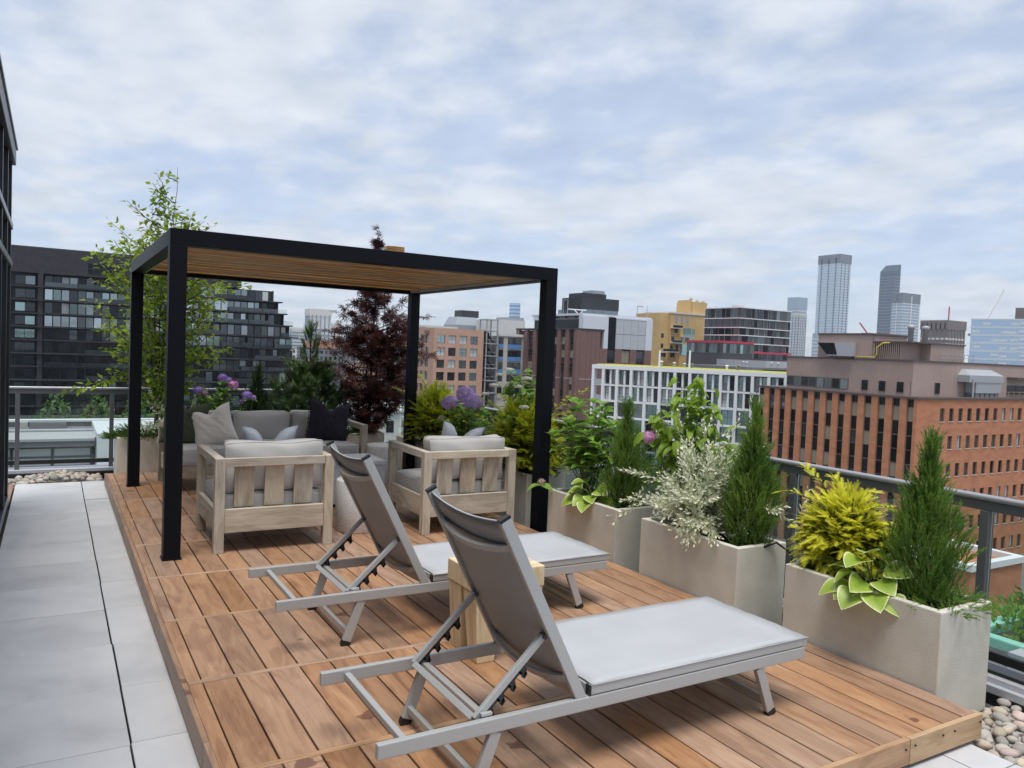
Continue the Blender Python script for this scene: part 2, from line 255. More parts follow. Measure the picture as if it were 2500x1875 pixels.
def copy_tree(o, parent=None):
    c = o.copy(); COL.objects.link(c); c.parent = parent
    for ch in list(o.children): copy_tree(ch, c)
    return c
def T(x, y, z): return Matrix.Translation((x, y, z))
def RZ(a): return Matrix.Rotation(a, 4, 'Z')
def npmesh(name, V, Fc, mat, smooth=False):
    V = np.asarray(V, np.float32); Fc = np.asarray(Fc, np.int32); me = bpy.data.meshes.new(name); n, k = Fc.shape
    me.vertices.add(len(V)); me.vertices.foreach_set('co', V.ravel()); me.loops.add(n * k); me.loops.foreach_set('vertex_index', Fc.ravel()); me.polygons.add(n)
    me.polygons.foreach_set('loop_start', np.arange(0, n * k, k, dtype=np.int32)); me.polygons.foreach_set('loop_total', np.full(n, k, np.int32))
    me.update(calc_edges=True); me.materials.append(M[mat] if isinstance(mat, str) else mat)
    if smooth: me.polygons.foreach_set('use_smooth', [True] * n)
    return me
def frames(d, rng, up=None, rollj=6.28):
    """rotation matrices whose x axis follows d, rolled at random (or z kept near up)"""
    d = d / np.linalg.norm(d, axis=1, keepdims=True); n = len(d)
    if up is None: r = rng.normal(size=(n, 3))
    else: r = np.tile(np.array(up, float), (n, 1)) + rng.normal(size=(n, 3)) * rollj
    y = np.cross(r, d); y /= np.linalg.norm(y, axis=1, keepdims=True) + 1e-9; z = np.cross(d, y)
    return np.stack([d, y, z], axis=2)
def scatter(tv, tf, pos, R, sc):
    tv = np.asarray(tv, float); tf = np.asarray(tf, int); N = len(pos)
    V = np.einsum('nij,kj->nki', R, tv) * np.asarray(sc).reshape(-1, 1, 1) + pos[:, None, :]
    F = tf[None] + (np.arange(N) * len(tv))[:, None, None]
    return V.reshape(-1, 3), F.reshape(-1, tf.shape[1])

# ------------------------------------------------------------------ terrace
rnd = random.Random(7)
PZ = -0.13
tag(MB().box(-8, 4.62, -4, 11.1, -0.75, -0.19).build('terrace_slab', 'slab'), kind='structure')
# pale stone pavers: the walkway on the left and the strip in front of the deck
walk = bpy.data.objects.new('walkway', None); COL.objects.link(walk); tag(walk, kind='structure')
pm = {}
def paver(x0, x1, y0, y1):
    k = (round(x1 - x0, 3), round(y1 - y0, 3))
    if k not in pm: pm[k] = MB().box(0, k[0], 0, k[1], -0.02, 0).mesh('paver', 'paver')
    put('paver', pm[k], walk, T(x0, y0, PZ + rnd.uniform(-.0012, .0012)), bevel=0.0015, seg=1)
ys = [10.315] + [9.79 - 0.6215 * k for k in range(14)]
for i in range(len(ys) - 1):
    j = rnd.uniform(-.003, .003)
    paver(-0.335, 0.3065 + j, ys[i + 1] + .0025, ys[i] - .0010)
    paver(0.3150 + j, 0.93, ys[i + 1] + .0025 + (0.02 if i % 3 == 1 else 0), ys[i] - .0015 + (0.02 if i % 3 == 2 and i > 2 else 0))
xs = [3.69, 3.468] + [3.468 - 0.62 * k for k in range(1, 5)]
yf = [2.38, 1.76, 1.14, 0.52, -0.1]
for i in range(len(xs) - 1):
    for j in range(len(yf) - 1): paver(xs[i + 1] + .003, xs[i] - .003, yf[j + 1] + .003, yf[j] - .003)

# hardwood deck: boards along y in bays, thin cross strips, fascia boards
deck = bpy.data.objects.new('deck', None); COL.objects.link(deck); tag(deck, kind='structure')
MB().box(0.57, 3.735, 1.985, 10.02, -0.10, -0.034).build('frame', 'slab', deck)
DX0, DX1, DY0, DY1 = 0.534, 3.757, 1.947, 10.03
strips = [2.935, 3.80, 4.695, 5.59, 6.51, 7.45, 8.37, 9.31]
ed = [DY0 + 0.028] + strips + [DY1 + 0.012]
gx = [0.6265 + 0.151 * k for k in range(21)]
cols = [(0.5605, 0.6205)] + [(g, g + 0.1425) for g in gx[:-1]] + [(gx[-1], 3.752)]
bm = {}
for i in range(len(ed) - 1):
    y0 = ed[i] + (0.019 if i else 0.001); y1 = ed[i + 1] - (0.019 if i < len(ed) - 2 else 0.012)
    for (a, b) in cols:
        k = (round(b - a, 4), round(y1 - y0, 4))
        if k not in bm: bm[k] = MB().box(0, k[0], 0, k[1], -0.025, 0).mesh('deck_board', 'ipe')
        put('deck_board', bm[k], deck, T(a, y0, rnd.uniform(-.0012, .0008)), bevel=0.0025, seg=2)
sm = MB().box(0, 3.19, -0.016, 0.016, -0.03, 0.001).mesh('cross_strip', 'ipe_x')
for y in strips: put('cross_strip', sm, deck, T(0.562, y, 0), bevel=0.002, seg=1)
for (y0, y1) in ((DY0, 3.2), (3.203, 4.86), (4.863, 7.2), (7.203, DY1)):
    MB().box(0, 0.0245, 0, y1 - y0, -0.118, 0.002).build('fascia_board', 'ipe', deck, bevel=0.002, mx=T(DX0 + rnd.uniform(-.002, .002), y0, 0))
MB().box(0, 3.203 - DX0 - 0.026, 0, 0.026, -0.110, 0.002).build('fascia_board', 'ipe_x', deck, bevel=0.002, mx=T(DX0 + 0.026, DY0, 0))
ff = MB().box(0, DX1 - 3.206, 0, 0.026, -0.110, 0.003).build('fascia_board', 'tan', deck, bevel=0.002, mx=T(3.206, DY0 - .002, 0))
for (a, z) in ((3.17, -.035), (3.235, -.03), (3.44, -.03), (3.53, -.03), (3.735, -.03)):
    MB().lathe([(0.0045, -0.001), (0.0045, 0.004)], 8).build('screw_hole', 'blackplastic', deck, mx=T(a, DY0 - .0035, z) @ Matrix.Rotation(rad(90), 4, 'X'))
# small timber edging beside the building at the far end of the walk
edg = thing('edging_board', 'short reddish timber edging boards beside the far end of the walkway', 'edging', (-0.45, 9.2, PZ))
for k in range(2): MB().box(0, 0.045, 0, 1.1, -0.03, 0.012).build('board', 'ipe', edg, bevel=.003, mx=T(k * 0.055, 0, 0))

# river stones
def pebble(seed):
    rg = np.random.default_rng(seed); t = (1 + 5 ** .5) / 2
    import bmesh
    b = bmesh.new(); bmesh.ops.create_icosphere(b, subdivisions=2, radius=1)
    ph = rg.uniform(0, 6.28, (4, 3)); fr = rg.uniform(1.0, 2.3, (4, 3)); s = rg.uniform(.8, 1.2)
    for v in b.verts:
        p = np.array(v.co); k = 1 + sum(.07 * math.sin(float(p @ fr[i]) + ph[i, 0]) for i in range(4)); v.co = Vector(p * k * (s, 0.78, 0.56))
    me = bpy.data.meshes.new('stone'); b.to_mesh(me); b.free(); me.materials.append(M[('stone', 'stone_tan', 'stone', 'stone_pink')[seed % 4]]); me.polygons.foreach_set('use_smooth', [True] * len(me.polygons)); return me
peb = [pebble(i) for i in range(7)]
def bed(x0, x1, y0, y1, z, n, smin, smax, pile=None, seed=1):
    r = random.Random(seed); g = bpy.data.objects.new('gravel_bed', None); COL.objects.link(g); tag(g, kind='structure')
    MB().box(x0, x1, y0, y1, z - .02, z).build('gravel_base', 'stone', g)
    pts = []
    for layer in range(3):
        for _ in range(n * 6):
            if len(pts) > n * (layer + 1) / 3: break
            s = r.uniform(smin, smax) * (1.0 if r.random() < .8 else 1.35); x = r.uniform(x0 + s * .5, x1 - s * .5); y = r.uniform(y0 + s * .5, y1 - s * .5)
            zz = z + s * 0.35 + layer * smin * 0.55
            if pile: zz += pile(x, y)
            if all((x - a) ** 2 + (y - b) ** 2 + ((zz - c) * 1.6) ** 2 > (0.8 * (s + q)) ** 2 for a, b, c, q in pts): pts.append((x, y, zz, s))
    for (x, y, zz, s) in pts:
        put('stone', r.choice(peb), g, T(x, y, zz) @ Matrix.Rotation(r.uniform(0, 6.28), 4, 'Z') @ Matrix.Rotation(r.uniform(-.35, .35), 4, 'X') @ Matrix.Scale(s, 4))
bed(3.70, 4.36, 1.05, 2.17, -0.175, 235, 0.021, 0.042, None, 3)
bed(-0.46, 0.53, 10.33, 10.80, -0.17, 110, 0.028, 0.062, lambda x, y: 0.06 * math.exp(-((x - .12) / .25) ** 2), 5)

# glass railings
def railing(name, label, p0, p1, ztop, posts, zb=-0.02):
    """p0 to p1 in plan: rounded cap, under-rail, posts, glass panels, bottom rail"""
    a = Vector((*p0, 0)); b = Vector((*p1, 0)); L = (b - a).length; ang = math.atan2(b.y - a.y, b.x - a.x)
    g = thing(name, label, 'railing', (a.x, a.y, -0.15), ang); zo = 0.15
    MB().box(0, L, -.034, .034, ztop - .03 + zo, ztop + zo).build('top_cap', 'rail', g, bevel=0.012, seg=3)
    MB().box(0, L, -.02, .02, ztop - .085 + zo, ztop - .0305 + zo).build('upper_rail', 'raildark', g, bevel=0.003)
    for u in posts: MB().box(u - .024, u + .024, -.03, .03, -.02, ztop - .086 + zo).build('post', 'raildark', g, bevel=.003)
    MB().box(0, L, -.016, .016, zb + zo, zb + .05 + zo).build('bottom_rail', 'blackplastic', g, bevel=.003)
    pp = [0] + list(posts) + [L]
    for i in range(len(pp) - 1):
        if pp[i + 1] - pp[i] > .2: MB().box(pp[i] + .03, pp[i + 1] - .03, -.004, .004, zb + .045 + zo, ztop - .08 + zo).build('glass_panel', 'railglass', g)
    return g
railing('railing', 'grey glass railing along the far end of the terrace', (-1.4, 10.93), (4.53, 10.93), 0.935, [1.055, 2.05, 3.05, 4.05, 5.05], 0.0)
railing('railing', 'grey glass railing behind the right-hand row of planters', (4.5, 10.89), (4.5, -2.0), 0.905, [1.1 + 1.22 * k for k in range(6)] + [8.51, 9.75, 10.97, 12.2], 0.0)
# curb with metal flashing under the railings
cb_ = thing('parapet_curb', 'low roof curb capped with pale metal flashing below the railings', 'curb', (0, 0, -0.19))
MB().box(-1.4, 4.4, 10.82, 11.08, 0, 0.09).build('curb_wall', 'blackplastic', cb_)
MB().box(-1.4, 4.4, 10.85, 11.1, 0.0905, 0.135).build('flashing', 'flash', cb_, bevel=.006)
MB().box(4.36, 4.40, -3, 10.82, 0, 0.06).build('curb_wall', 'blackplastic', cb_)
MB().box(4.402, 4.62, -3, 11.1, 0, 0.136).build('flashing', 'flash', cb_, bevel=.006)
MB().box(4.36, 4.40, -3, 10.82, 0.0605, 0.105).build('flashing', 'flash', cb_, bevel=.004)
MB().box(4.44, 4.56, -3, 11.0, 0.1365, 0.155).build('flashing', 'blackplastic', cb_, bevel=.004)

# the dark glazed penthouse wall on the left
M['wallglass'] = panemat('penthouse_glass', (0.10, 0.115, 0.13), 0.04, 0.08, 1.5)
M['mull'] = flat('dark_bronze_metal', (0.030, 0.032, 0.037), 0.35, metal=0.3)
M['mull2'] = flat('graphite_metal', (0.09, 0.095, 0.105), 0.3, metal=0.5)
pw = thing('penthouse_wall', 'dark glazed penthouse wall beside the walkway at left edge', 'building', (-0.36, -3, PZ))
hz = 0.13
MB().box(-0.34, -0.09, 0, 12.13, 0.1, 3.2 + hz).build('core', 'mull', pw)
ysm = [0, 1.2, 2.4, 3.6, 4.8, 6.0, 7.2, 8.4, 9.6, 10.55, 11.4, 12.1]
zt = [0.12, 2.24 + hz, 2.60 + hz, 3.24 + hz]
for i in range(len(ysm) - 1):
    for j in range(3): MB().box(-.062, -.05, ysm[i] + .03, ysm[i + 1] - .03, zt[j] + .03, zt[j + 1] - .03).build('pane', 'wallglass', pw)
for y in ysm: MB().box(-.085, 0.0, y - .032, y + .032, 0.1, 3.2 + hz).build('mullion', 'mull', pw, bevel=.003)
for z in zt[1:3]: MB().box(-.084, 0.014, 0, 12.13, z - .028, z + .028).build('transom', 'mull2', pw, bevel=.003)
MB().box(-.35, 0.03, -.02, 12.16, 3.2 + hz, 3.35 + hz).build('parapet', 'mull', pw, bevel=.006)
MB().box(-.36, 0.045, -.03, 12.18, 3.351 + hz, 3.375 + hz).build('coping', 'mull2', pw, bevel=.004)
MB().box(-.34, 0.005, 0, 12.15, 0, 0.099).build('sill', 'mull2', pw, bevel=.003)

# ------------------------------------------------------------------ pergola
PX0, PX1, PY0, PY1, PZT = 0.70, 3.955, 5.984, 9.19, 2.36
pg = thing('pergola', 'black metal pergola with timber slat roof over the lounge seating', 'pergola', (PX0, PY0, 0))
w = 0.115; LX, LY = PX1 - PX0, PY1 - PY0
for (x, y, zb) in ((0, 0, 0), (0, LY - w, 0), (LX - w, 0, -.13), (LX - w, LY - w, -.13)):
    p = MB().box(x, x + w, y, y + w, zb, PZT - w).build('post', 'black', pg, bevel=.003)
    MB().box(x - .008, x + w + .008, y - .008, y + w + .008, zb, zb + .012).build('base_plate', 'black', p, bevel=.002)
for a in ((0, LX, 0, w), (0, LX, LY - w, LY)): MB().box(*a, PZT - w + .0005, PZT).build('beam', 'black', pg, bevel=.003)
for a in ((0, w), (LX - w, LX)): MB().box(*a, w + .0005, LY - w - .0005, PZT - w + .0005, PZT - .0005).build('beam', 'black', pg, bevel=.003)
MB().box(w, LX - w, LY / 2 - .03, LY / 2 + .03, PZT - .05, PZT - .002).build('beam', 'black', pg)
ns = 38; pitch = (LY - 2 * w) / ns
smh = MB().box(0, LX - 2 * w, 0, pitch - .014, 0, .022).mesh('roof_slat', 'cedar_x')
for k in range(ns): put('roof_slat', smh, pg, T(w, w + k * pitch + .007, PZT - .075 + rnd.uniform(-.004, .004)), bevel=.002, seg=1)
for s_ in (w + .002, LX - w - .022): MB().box(s_, s_ + .02, w, LY - w, PZT - .105, PZT - .076).build('slat_rail', 'alu', pg)
tag(MB().box(0, 0.14, 0, 0.09, 0, 0.045).build('timber_offcut', 'cedar_x', bevel=.002, mx=T(2.33, 6.02, PZT)), 'small timber offcut lying on top of the front pergola beam', 'offcut')

# ------------------------------------------------------------------ lounge furniture
def softbox(name, x0, x1, y0, y1, z0, z1, mat, parent, puff=0.03, nx=14, ny=12, seed=0, e=5.0, wr=0.006, mx=None):
    """cushion: a rounded, slightly swollen box with soft dents"""
    rg = np.random.default_rng(seed); import bmesh
    b = bmesh.new(); bmesh.ops.create_cube(b, size=2); bmesh.ops.subdivide_edges(b, edges=b.edges[:], cuts=11, use_grid_fill=True)
    hx, hy, hz_ = (x1 - x0) / 2, (y1 - y0) / 2, (z1 - z0) / 2; c = Vector(((x0 + x1) / 2, (y0 + y1) / 2, (z0 + z1) / 2)); r = min(hx, hy, hz_) * .62
    r = min(hx, hy, hz_) * .5
    ph = rg.uniform(0, 6.28, 8); fr = rg.uniform(6, 24, (8, 3)); h = (hx, hy, hz_); small = int(np.argmin(h)); o_ = [i for i in range(3) if i != small]
    def fmap(u):
        p = np.array([u[i] * h[i] for i in range(3)]); q = np.clip(p, [-(k - r) for k in h], [k - r for k in h]); d = p - q; n = np.linalg.norm(d)
        if n > 1e-6: p = q + d / n * r * min(1.0, n / r)
        p[small] += np.sign(u[small]) * abs(u[small]) * puff * (1 - abs(u[o_[0]]) ** 2.5) * (1 - abs(u[o_[1]]) ** 2.5)
        p[small] += wr * sum(math.sin(float(p @ fr[k]) + ph[k]) for k in range(8)) / 3 * (abs(u[small]))
        for k in o_: p[k] += wr * .9 * math.sin(float(p @ fr[k]) + ph[k + 3]) - abs(u[k]) * np.sign(u[k]) * .012 * (1 - abs(u[o_[0] if k == o_[1] else o_[1]]) ** 2)
        return c + Vector(p)
    for v in b.verts: v.co = fmap(np.array(v.co))
    me = bpy.data.meshes.new(name); b.to_mesh(me); b.free(); me.materials.append(M[mat]); me.polygons.foreach_set('use_smooth', [True] * len(me.polygons))
    o = put(name, me, parent, mx); s = o.modifiers.new('sub', 'SUBSURF'); s.levels = 1; s.render_levels = 1
    ring = [(-1 + k / 10, -1) for k in range(20)] + [(1, -1 + k / 10) for k in range(20)] + [(1 - k / 10, 1) for k in range(20)] + [(-1, 1 - k / 10) for k in range(21)]
    for sg in (-.86, .86):
        pts = []
        for (a, b_) in ring: u = np.zeros(3); u[o_[0]] = a; u[o_[1]] = b_; u[small] = sg; pts.append(fmap(u))
        MB().tube(pts, .0042, 5, False).build('piping', mat, o, True)
    return o
def seatframe(t, W_, D_, H_, nslat, arm=0.07, back='y0'):
    """weathered teak frame, local x across 0..W, local y 0 (back) .. D (front)"""
    p = 0.072
    for x in (0, W_ - p):
        MB().box(x, x + p, 0, p, 0, H_).build('leg', 'teak_z', t, bevel=.004); MB().box(x, x + p, D_ - p, D_, 0, H_).build('leg', 'teak_z', t, bevel=.004)
        MB().box(x + .004, x + p - .002, p + .0005, D_ - p - .0005, H_ - .062, H_ - .001).build('arm_rest', 'teak_y', t, bevel=.004)
        MB().box(x + .010, x + .046, p + .0005, D_ - p - .0005, 0.155, 0.325).build('side_rail', 'teak_y', t, bevel=.004)
    MB().box(p + .0005, W_ - p - .0005, .006, .05, H_ - .066, H_ - .002).build('top_rail', 'teak_x', t, bevel=.004)
    MB().box(p + .0005, W_ - p - .0005, .008, .046, 0.150, 0.328).build('back_rail', 'teak_x', t, bevel=.004)
    MB().box(p + .0005, W_ - p - .0005, D_ - .052, D_ - .014, 0.155, 0.30).build('front_rail', 'teak_x', t, bevel=.004)
    g = (W_ - 2 * p - nslat * 0.148) / (nslat + 1)
    for k in range(nslat):
        x = p + g + k * (0.148 + g)
        sh = 0.022
        MB().poly([(x, .05 + sh, .329), (x + .148, .05 + sh, .329), (x + .148, .072 + sh, .329), (x, .072 + sh, .329), (x, .052, H_ - .067), (x + .148, .052, H_ - .067), (x + .148, .072, H_ - .067), (x, .072, H_ - .067)],
                  [(0, 3, 2, 1), (4, 5, 6, 7), (0, 1, 5, 4), (1, 2, 6, 5), (2, 3, 7, 6), (3, 0, 4, 7)]).build('back_slat', 'teak_z', t, bevel=.003)
    MB().box(p, W_ - p, .05, D_ - .06, .22, .25).build('seat_base', 'teak_x', t)
def armchair(label, x, y, rz, seed):
    t = thing('armchair', label, 'armchair', (x, y, 0), rz, 'teak armchairs'); W_, D_ = 0.895, 0.86
    seatframe(t, W_, D_, 0.712, 3)
    softbox('seat_cushion', .052, W_ - .052, .10, D_ + .02, .262, .435, 'cush', t, .022, seed=seed, wr=.003)
    o = softbox('back_cushion', .085, W_ - .055, .108, .255, .43, .825, 'cush', t, .025, seed=seed + 1, wr=.007)
    return t
armchair('teak armchair with grey cushions nearest the front left pergola post', 1.048, 6.035, 0, 11)
armchair('teak armchair with grey cushions beside the right-hand pergola post', 2.722, 6.03, rad(-0.6), 21)
sf = thing('sofa', 'teak three-seat sofa with light grey cushions at the back of the pergola', 'sofa', (3.155, 9.435, 0), math.pi)
seatframe(sf, 2.13, 0.83, 0.675, 8)
for k in range(3):
    a = .075 + k * .66
    softbox('seat_cushion', a + .004, a + .656, .10, .84, .262, .452, 'cush', sf, .02, seed=31 + k, wr=.003)
    softbox('back_cushion', a + .006, a + .654, .075, .27, .43, .79, 'cush', sf, .035, seed=41 + k, wr=.006)
def pillow(label, c, size, rot, mat, chop=0.08, thick=0.075, fringe=False, seed=0, tips=0.0):
    """throw pillow: two swollen faces meeting in a seam, corners drawn out, top edge chopped in"""
    rg = np.random.default_rng(seed); n = 22; V = []; Fq = []; h = size / 2; ph = rg.uniform(0, 6.28, 6); fr = rg.uniform(8, 26, (6, 2))
    def P(u, v, s):
        r = .90 + .10 * (abs(u * v)) ** .6
        x = u * h * (r if abs(u) > .01 else 1) * (1 - .07 * (1 - abs(v)) ** 1 * 0); z = v * h
        x = u * h * (1 - .10 * (1 - v * v)); z = v * h * (1 - .10 * (1 - u * u))
        if v > 0: z -= chop * v * math.exp(-(u / .34) ** 2) ; x *= 1 - tips * v * (1 - abs(u)) * .0
        th = thick * ((1 - u ** 4) * (1 - v ** 4)) ** .55
        th += .004 * sum(math.sin(fr[k, 0] * u + fr[k, 1] * v + ph[k]) for k in range(6)) * (1 - u * u) * (1 - v * v)
        if v > 0.1: th *= 1 - .45 * (v - .1) * math.exp(-(u / .22) ** 2)
        return (x, s * max(th, .002), z)
    for s in (-1, 1):
        k0 = len(V)
        for i in range(n + 1):
            for j in range(n + 1): V.append(P(-1 + 2 * i / n, -1 + 2 * j / n, s))
        for i in range(n):
            for j in range(n):
                q = [k0 + i * (n + 1) + j, k0 + (i + 1) * (n + 1) + j, k0 + (i + 1) * (n + 1) + j + 1, k0 + i * (n + 1) + j + 1]; Fq.append(q if s < 0 else q[::-1])
    t = thing('throw_pillow', label, 'pillow', c); mxr = rot
    put('cover', npmesh('cover', V, Fq, mat, True), t, mxr)
    e = MB(); ring = [(-1 + 2 * i / n, -1) for i in range(n)] + [(1, -1 + 2 * i / n) for i in range(n)] + [(1 - 2 * i / n, 1) for i in range(n)] + [(-1, 1 - 2 * i / n) for i in range(n)]
    pts = [P(u, v, 0) for u, v in ring]; pts = [(p[0], 0, p[2]) for p in pts]; pts.append(pts[0])
    e.tube(pts, .0035, 5, False).build('piping', mat, t, True, mx=mxr)
    if fringe:
        fb = MB(); r = random.Random(seed)
        for (u, v) in ring:
            for q in range(3):
                p = Vector(P(u, v, 0)); d = Vector((u if abs(u) > .98 else 0, r.uniform(-.5, .5), v if abs(v) > .98 else 0)); d = (d + Vector((r.uniform(-.5, .5), 0, r.uniform(-.6, .2)))).normalized(); fb.tube([p, p + d * r.uniform(.018, .032)], [.004, .003], 4)
        tag(fb.build('fringe', mat, t, mx=mxr), kind='stuff')
    return t
def RX(a): return Matrix.Rotation(a, 4, 'X')
def RY(a): return Matrix.Rotation(a, 4, 'Y')
pillow('olive green throw pillow half behind the front pergola post on the sofa', (1.235, 8.97, .675), .46, RZ(rad(-8)) @ RX(rad(-14)) @ RY(rad(6)), 'pill_green', .05, .085, seed=1)
pillow('cream linen throw pillow leaning in the left sofa corner', (1.50, 8.86, .655), .44, RZ(rad(-14)) @ RX(rad(-20)) @ RY(rad(-16)), 'pill_cream', .07, .085, seed=2)
pillow('dark ink-coloured fringed throw pillow at the right end of the sofa', (2.79, 8.93, .675), .50, RZ(rad(4)) @ RX(rad(-16)) @ RY(rad(10)), 'pill_navy', .09, .085, True, seed=3)
pillow('pale blue-grey throw pillow on the armchair by the front left post', (1.515, 6.42, .70), .44, RZ(rad(2)) @ RX(rad(14)), 'pill_blue', .15, .07, seed=4)
pillow('pale blue-grey throw pillow on the armchair by the right post', (3.225, 6.42, .69), .45, RZ(rad(3)) @ RX(rad(14)) @ RY(rad(9)), 'pill_blue', .15, .07, seed=5)
def drum(label, x, y):
    t = thing('side_table', label, 'side table', (x, y, 0), 0, 'terrazzo drum tables')
    MB().lathe([(.182, 0), (.19, .008), (.19, .425), (.184, .437), (.176, .44)], 48).build('drum', 'terrazzo', t, True).modifiers.new('e', 'EDGE_SPLIT').split_angle = rad(50)
drum('pale terrazzo drum side table between the two armchairs', 2.30, 6.46)
drum('pale terrazzo drum side table at the right end of the sofa', 3.345, 8.62)
ft = thing('fire_table', 'pale square-edged fire table in the middle of the seating', 'table', (1.55, 7.37, 0))
MB().box(.01, 1.35, .01, .53, .03, .40).build('body', 'firetop', ft, bevel=.004); MB().box(0, 1.36, 0, .54, .4005, .445).build('top', 'firetop', ft, bevel=.005); MB().box(.04, 1.32, .04, .50, 0, .03).build('plinth', 'blackplastic', ft)
MB().box(.36, 1.0, .15, .39, .4455, .452).build('burner_tray', 'alu', ft, bevel=.002)
for k in range(16): put('lava_stone', rnd.choice(peb), ft, T(.42 + .52 * rnd.random(), .19 + .16 * rnd.random(), .463) @ RZ(rnd.uniform(0, 6)) @ Matrix.Scale(rnd.uniform(.02, .03), 4))

# sun loungers
def lounger(label, x, y):
    t = thing('sun_lounger', label, 'sun lounger', (x, y, 0), 0, 'grey aluminium sun loungers'); Wd = .655; a = 'alu'
    for yy in (0, Wd - .026): MB().box(0, 2.085, yy, yy + .026, .232, .285).build('side_rail', a, t, bevel=.004)
    MB().box(.095, .12, .0265, Wd - .0265, .246, .272).build('cross_bar', a, t, bevel=.003)
    MB().box(.425, .452, .0265, Wd - .0265, .240, .268).build('cross_bar', a, t, bevel=.003)
    for yy in (.004, Wd - .030):                                                # angled legs with black shoes
        yc = yy + .013
        for (xt, xb) in ((.452, .368), (1.80, 1.895)):
            d = Vector((xb - xt, 0, -.231)); p0 = Vector((xt, yc, .2315)); p1 = p0 + d * .90
            l_ = MB().bar(p0, p1, .025, .046, (1, 0, 0)).build('leg', a, t, bevel=.003)
            MB().bar(p1, p0 + d, .027, .048, (1, 0, 0)).build('foot_cap', 'blackplastic', l_)
    MB().bar((.385, .03, .066), (.385, Wd - .03, .066), .022, .03).build('leg_brace', a, t, bevel=.003)
    MB().bar((1.873, .03, .066), (1.873, Wd - .03, .066), .022, .03).build('leg_brace', a, t, bevel=.003)
    # seat
    for yy in (0.001, Wd - .027): MB().box(.865, 2.10, yy, yy + .026, .2885, .327).build('seat_rail', a, t, bevel=.004)
    MB().box(2.075, 2.10, .0275, Wd - .0275, .2885, .326).build('seat_rail', a, t, bevel=.004); MB().box(.862, .888, .0275, Wd - .0275, .290, .322).build('seat_rail', a, t, bevel=.003)
    for yy in (0.0, Wd - .028): MB().box(.855, .8645, yy, yy + .028, .288, .328).build('end_cap', 'blackplastic', t, bevel=.002)
    n = 14; V = []; Fq = []
    for i in range(n + 1):
        for j in range(n + 1):
            u, v = i / n, j / n; V.append((.868 + u * 1.232, .004 + v * (Wd - .008), .3305 - .0025 * math.sin(math.pi * v) * math.sin(math.pi * u) + .0016 * math.sin(17 * u + 9 * v) + .0012 * math.sin(31 * v - 7 * u)))
    for i in range(n):
        for j in range(n): Fq.append((i * (n + 1) + j, (i + 1) * (n + 1) + j, (i + 1) * (n + 1) + j + 1, i * (n + 1) + j + 1))
    so = put('seat_sling', npmesh('seat_sling', V, Fq, 'sling', True), t); so.modifiers.new('th', 'SOLIDIFY').thickness = .003
    MB().tube([(.868, .0, .328), (2.102, .0, .328)], .0035, 6).build('sling_edge', 'sling', t, True)
    # backrest
    H0 = Vector((.828, 0, .272)); H1 = Vector((.455, 0, .995)); d = (H1 - H0); L = d.length; d.normalize(); nb = Vector((-d.z, 0, d.x)).normalized()   # nb: towards the head end
    if nb.x > 0: nb = -nb
    for yy in (.016, Wd - .016):
        b = MB().bar(H0 + Vector((0, yy, 0)), H1 + Vector((0, yy, 0)), .026, .046, tuple(nb)).build('back_post', a, t, bevel=.004)
        MB().bar(H1 + Vector((0, yy, 0)), H1 + d * .012 + Vector((0, yy, 0)), .027, .047, tuple(nb)).build('end_cap', 'blackplastic', b, bevel=.002)
    def bow(f, depth, w_):
        m_ = MB(); pts = []
        for k in range(13):
            v = k / 12; s_ = math.sin(math.pi * v); pts.append(H0 + d * (L * f) + Vector((0, .03 + v * (Wd - .06), 0)) + nb * (depth * s_ ** .6 + .004) - d * (.02 * s_))
        for k in range(12): m_.bar(pts[k], pts[k + 1], w_, .014, tuple(nb))
        m_.build('curved_bar', a, t)
    bow(.86, .055, .024); bow(.13, .055, .03)
    V = []; Fq = []; n = 16
    for i in range(n + 1):
        for j in range(n + 1):
            u, v = i / n, j / n; p = H0 + d * (L * (.01 + .985 * u)) + Vector((0, .03 + v * (Wd - .06), 0)) + nb * (.006 + .028 * math.sin(math.pi * v) ** .8 * (.6 + .4 * math.sin(math.pi * min(u, .9)))); p -= d * (.016 * math.sin(math.pi * v) * u); V.append(tuple(p))
    for i in range(n):
        for j in range(n): Fq.append((i * (n + 1) + j, (i + 1) * (n + 1) + j, (i + 1) * (n + 1) + j + 1, i * (n + 1) + j + 1))
    so = put('back_sling', npmesh('back_sling', V, Fq, 'slingback', True), t); so.modifiers.new('th', 'SOLIDIFY').thickness = .003
    MB().tube([Vector(V[n * (n + 1) + j]) for j in range(n + 1)], .004, 5).build('sling_hem', 'sling', so, True)
    hb = []; 
    for i in (13, 14):
        for j in range(n + 1): hb.append(tuple(Vector(V[i * (n + 1) + j]) + nb * .004))
    put('hem_band', npmesh('hem_band', hb, [(j, j + n + 1, j + n + 2, j + 1) for j in range(n)], 'slingback', True), so)
    # prop with toothed racks
    A = Vector((.665, 0, .535)); B = Vector((.385, 0, .272)); e = (B - A); Lp = e.length; e.normalize(); un = Vector((e.z, 0, -e.x)); un = un if un.z < 0 else -un
    for yy in (.052, Wd - .052):
        o_ = Vector((0, yy, 0)); p = MB().bar(A + o_, B + o_, .02, .026, tuple(un)).build('prop_arm', a, t, bevel=.003)
        rk = MB(); prof = [(.10, .012), (Lp - .005, .012), (Lp - .005, .03)]
        base = A + o_; K = 4
        def pt(s_, h_, yy_): q = base + e * s_ + un * h_; return (q.x, q.y + yy_, q.z)
        out = [(.11, .012)]
        for k in range(K):
            s0 = .125 + k * .062; out += [(s0, .026), (s0 + .014, .046), (s0 + .030, .050), (s0 + .034, .042), (s0 + .026, .034), (s0 + .036, .026), (s0 + .05, .024)]
        out += [(Lp - .004, .03), (Lp - .004, .012)]
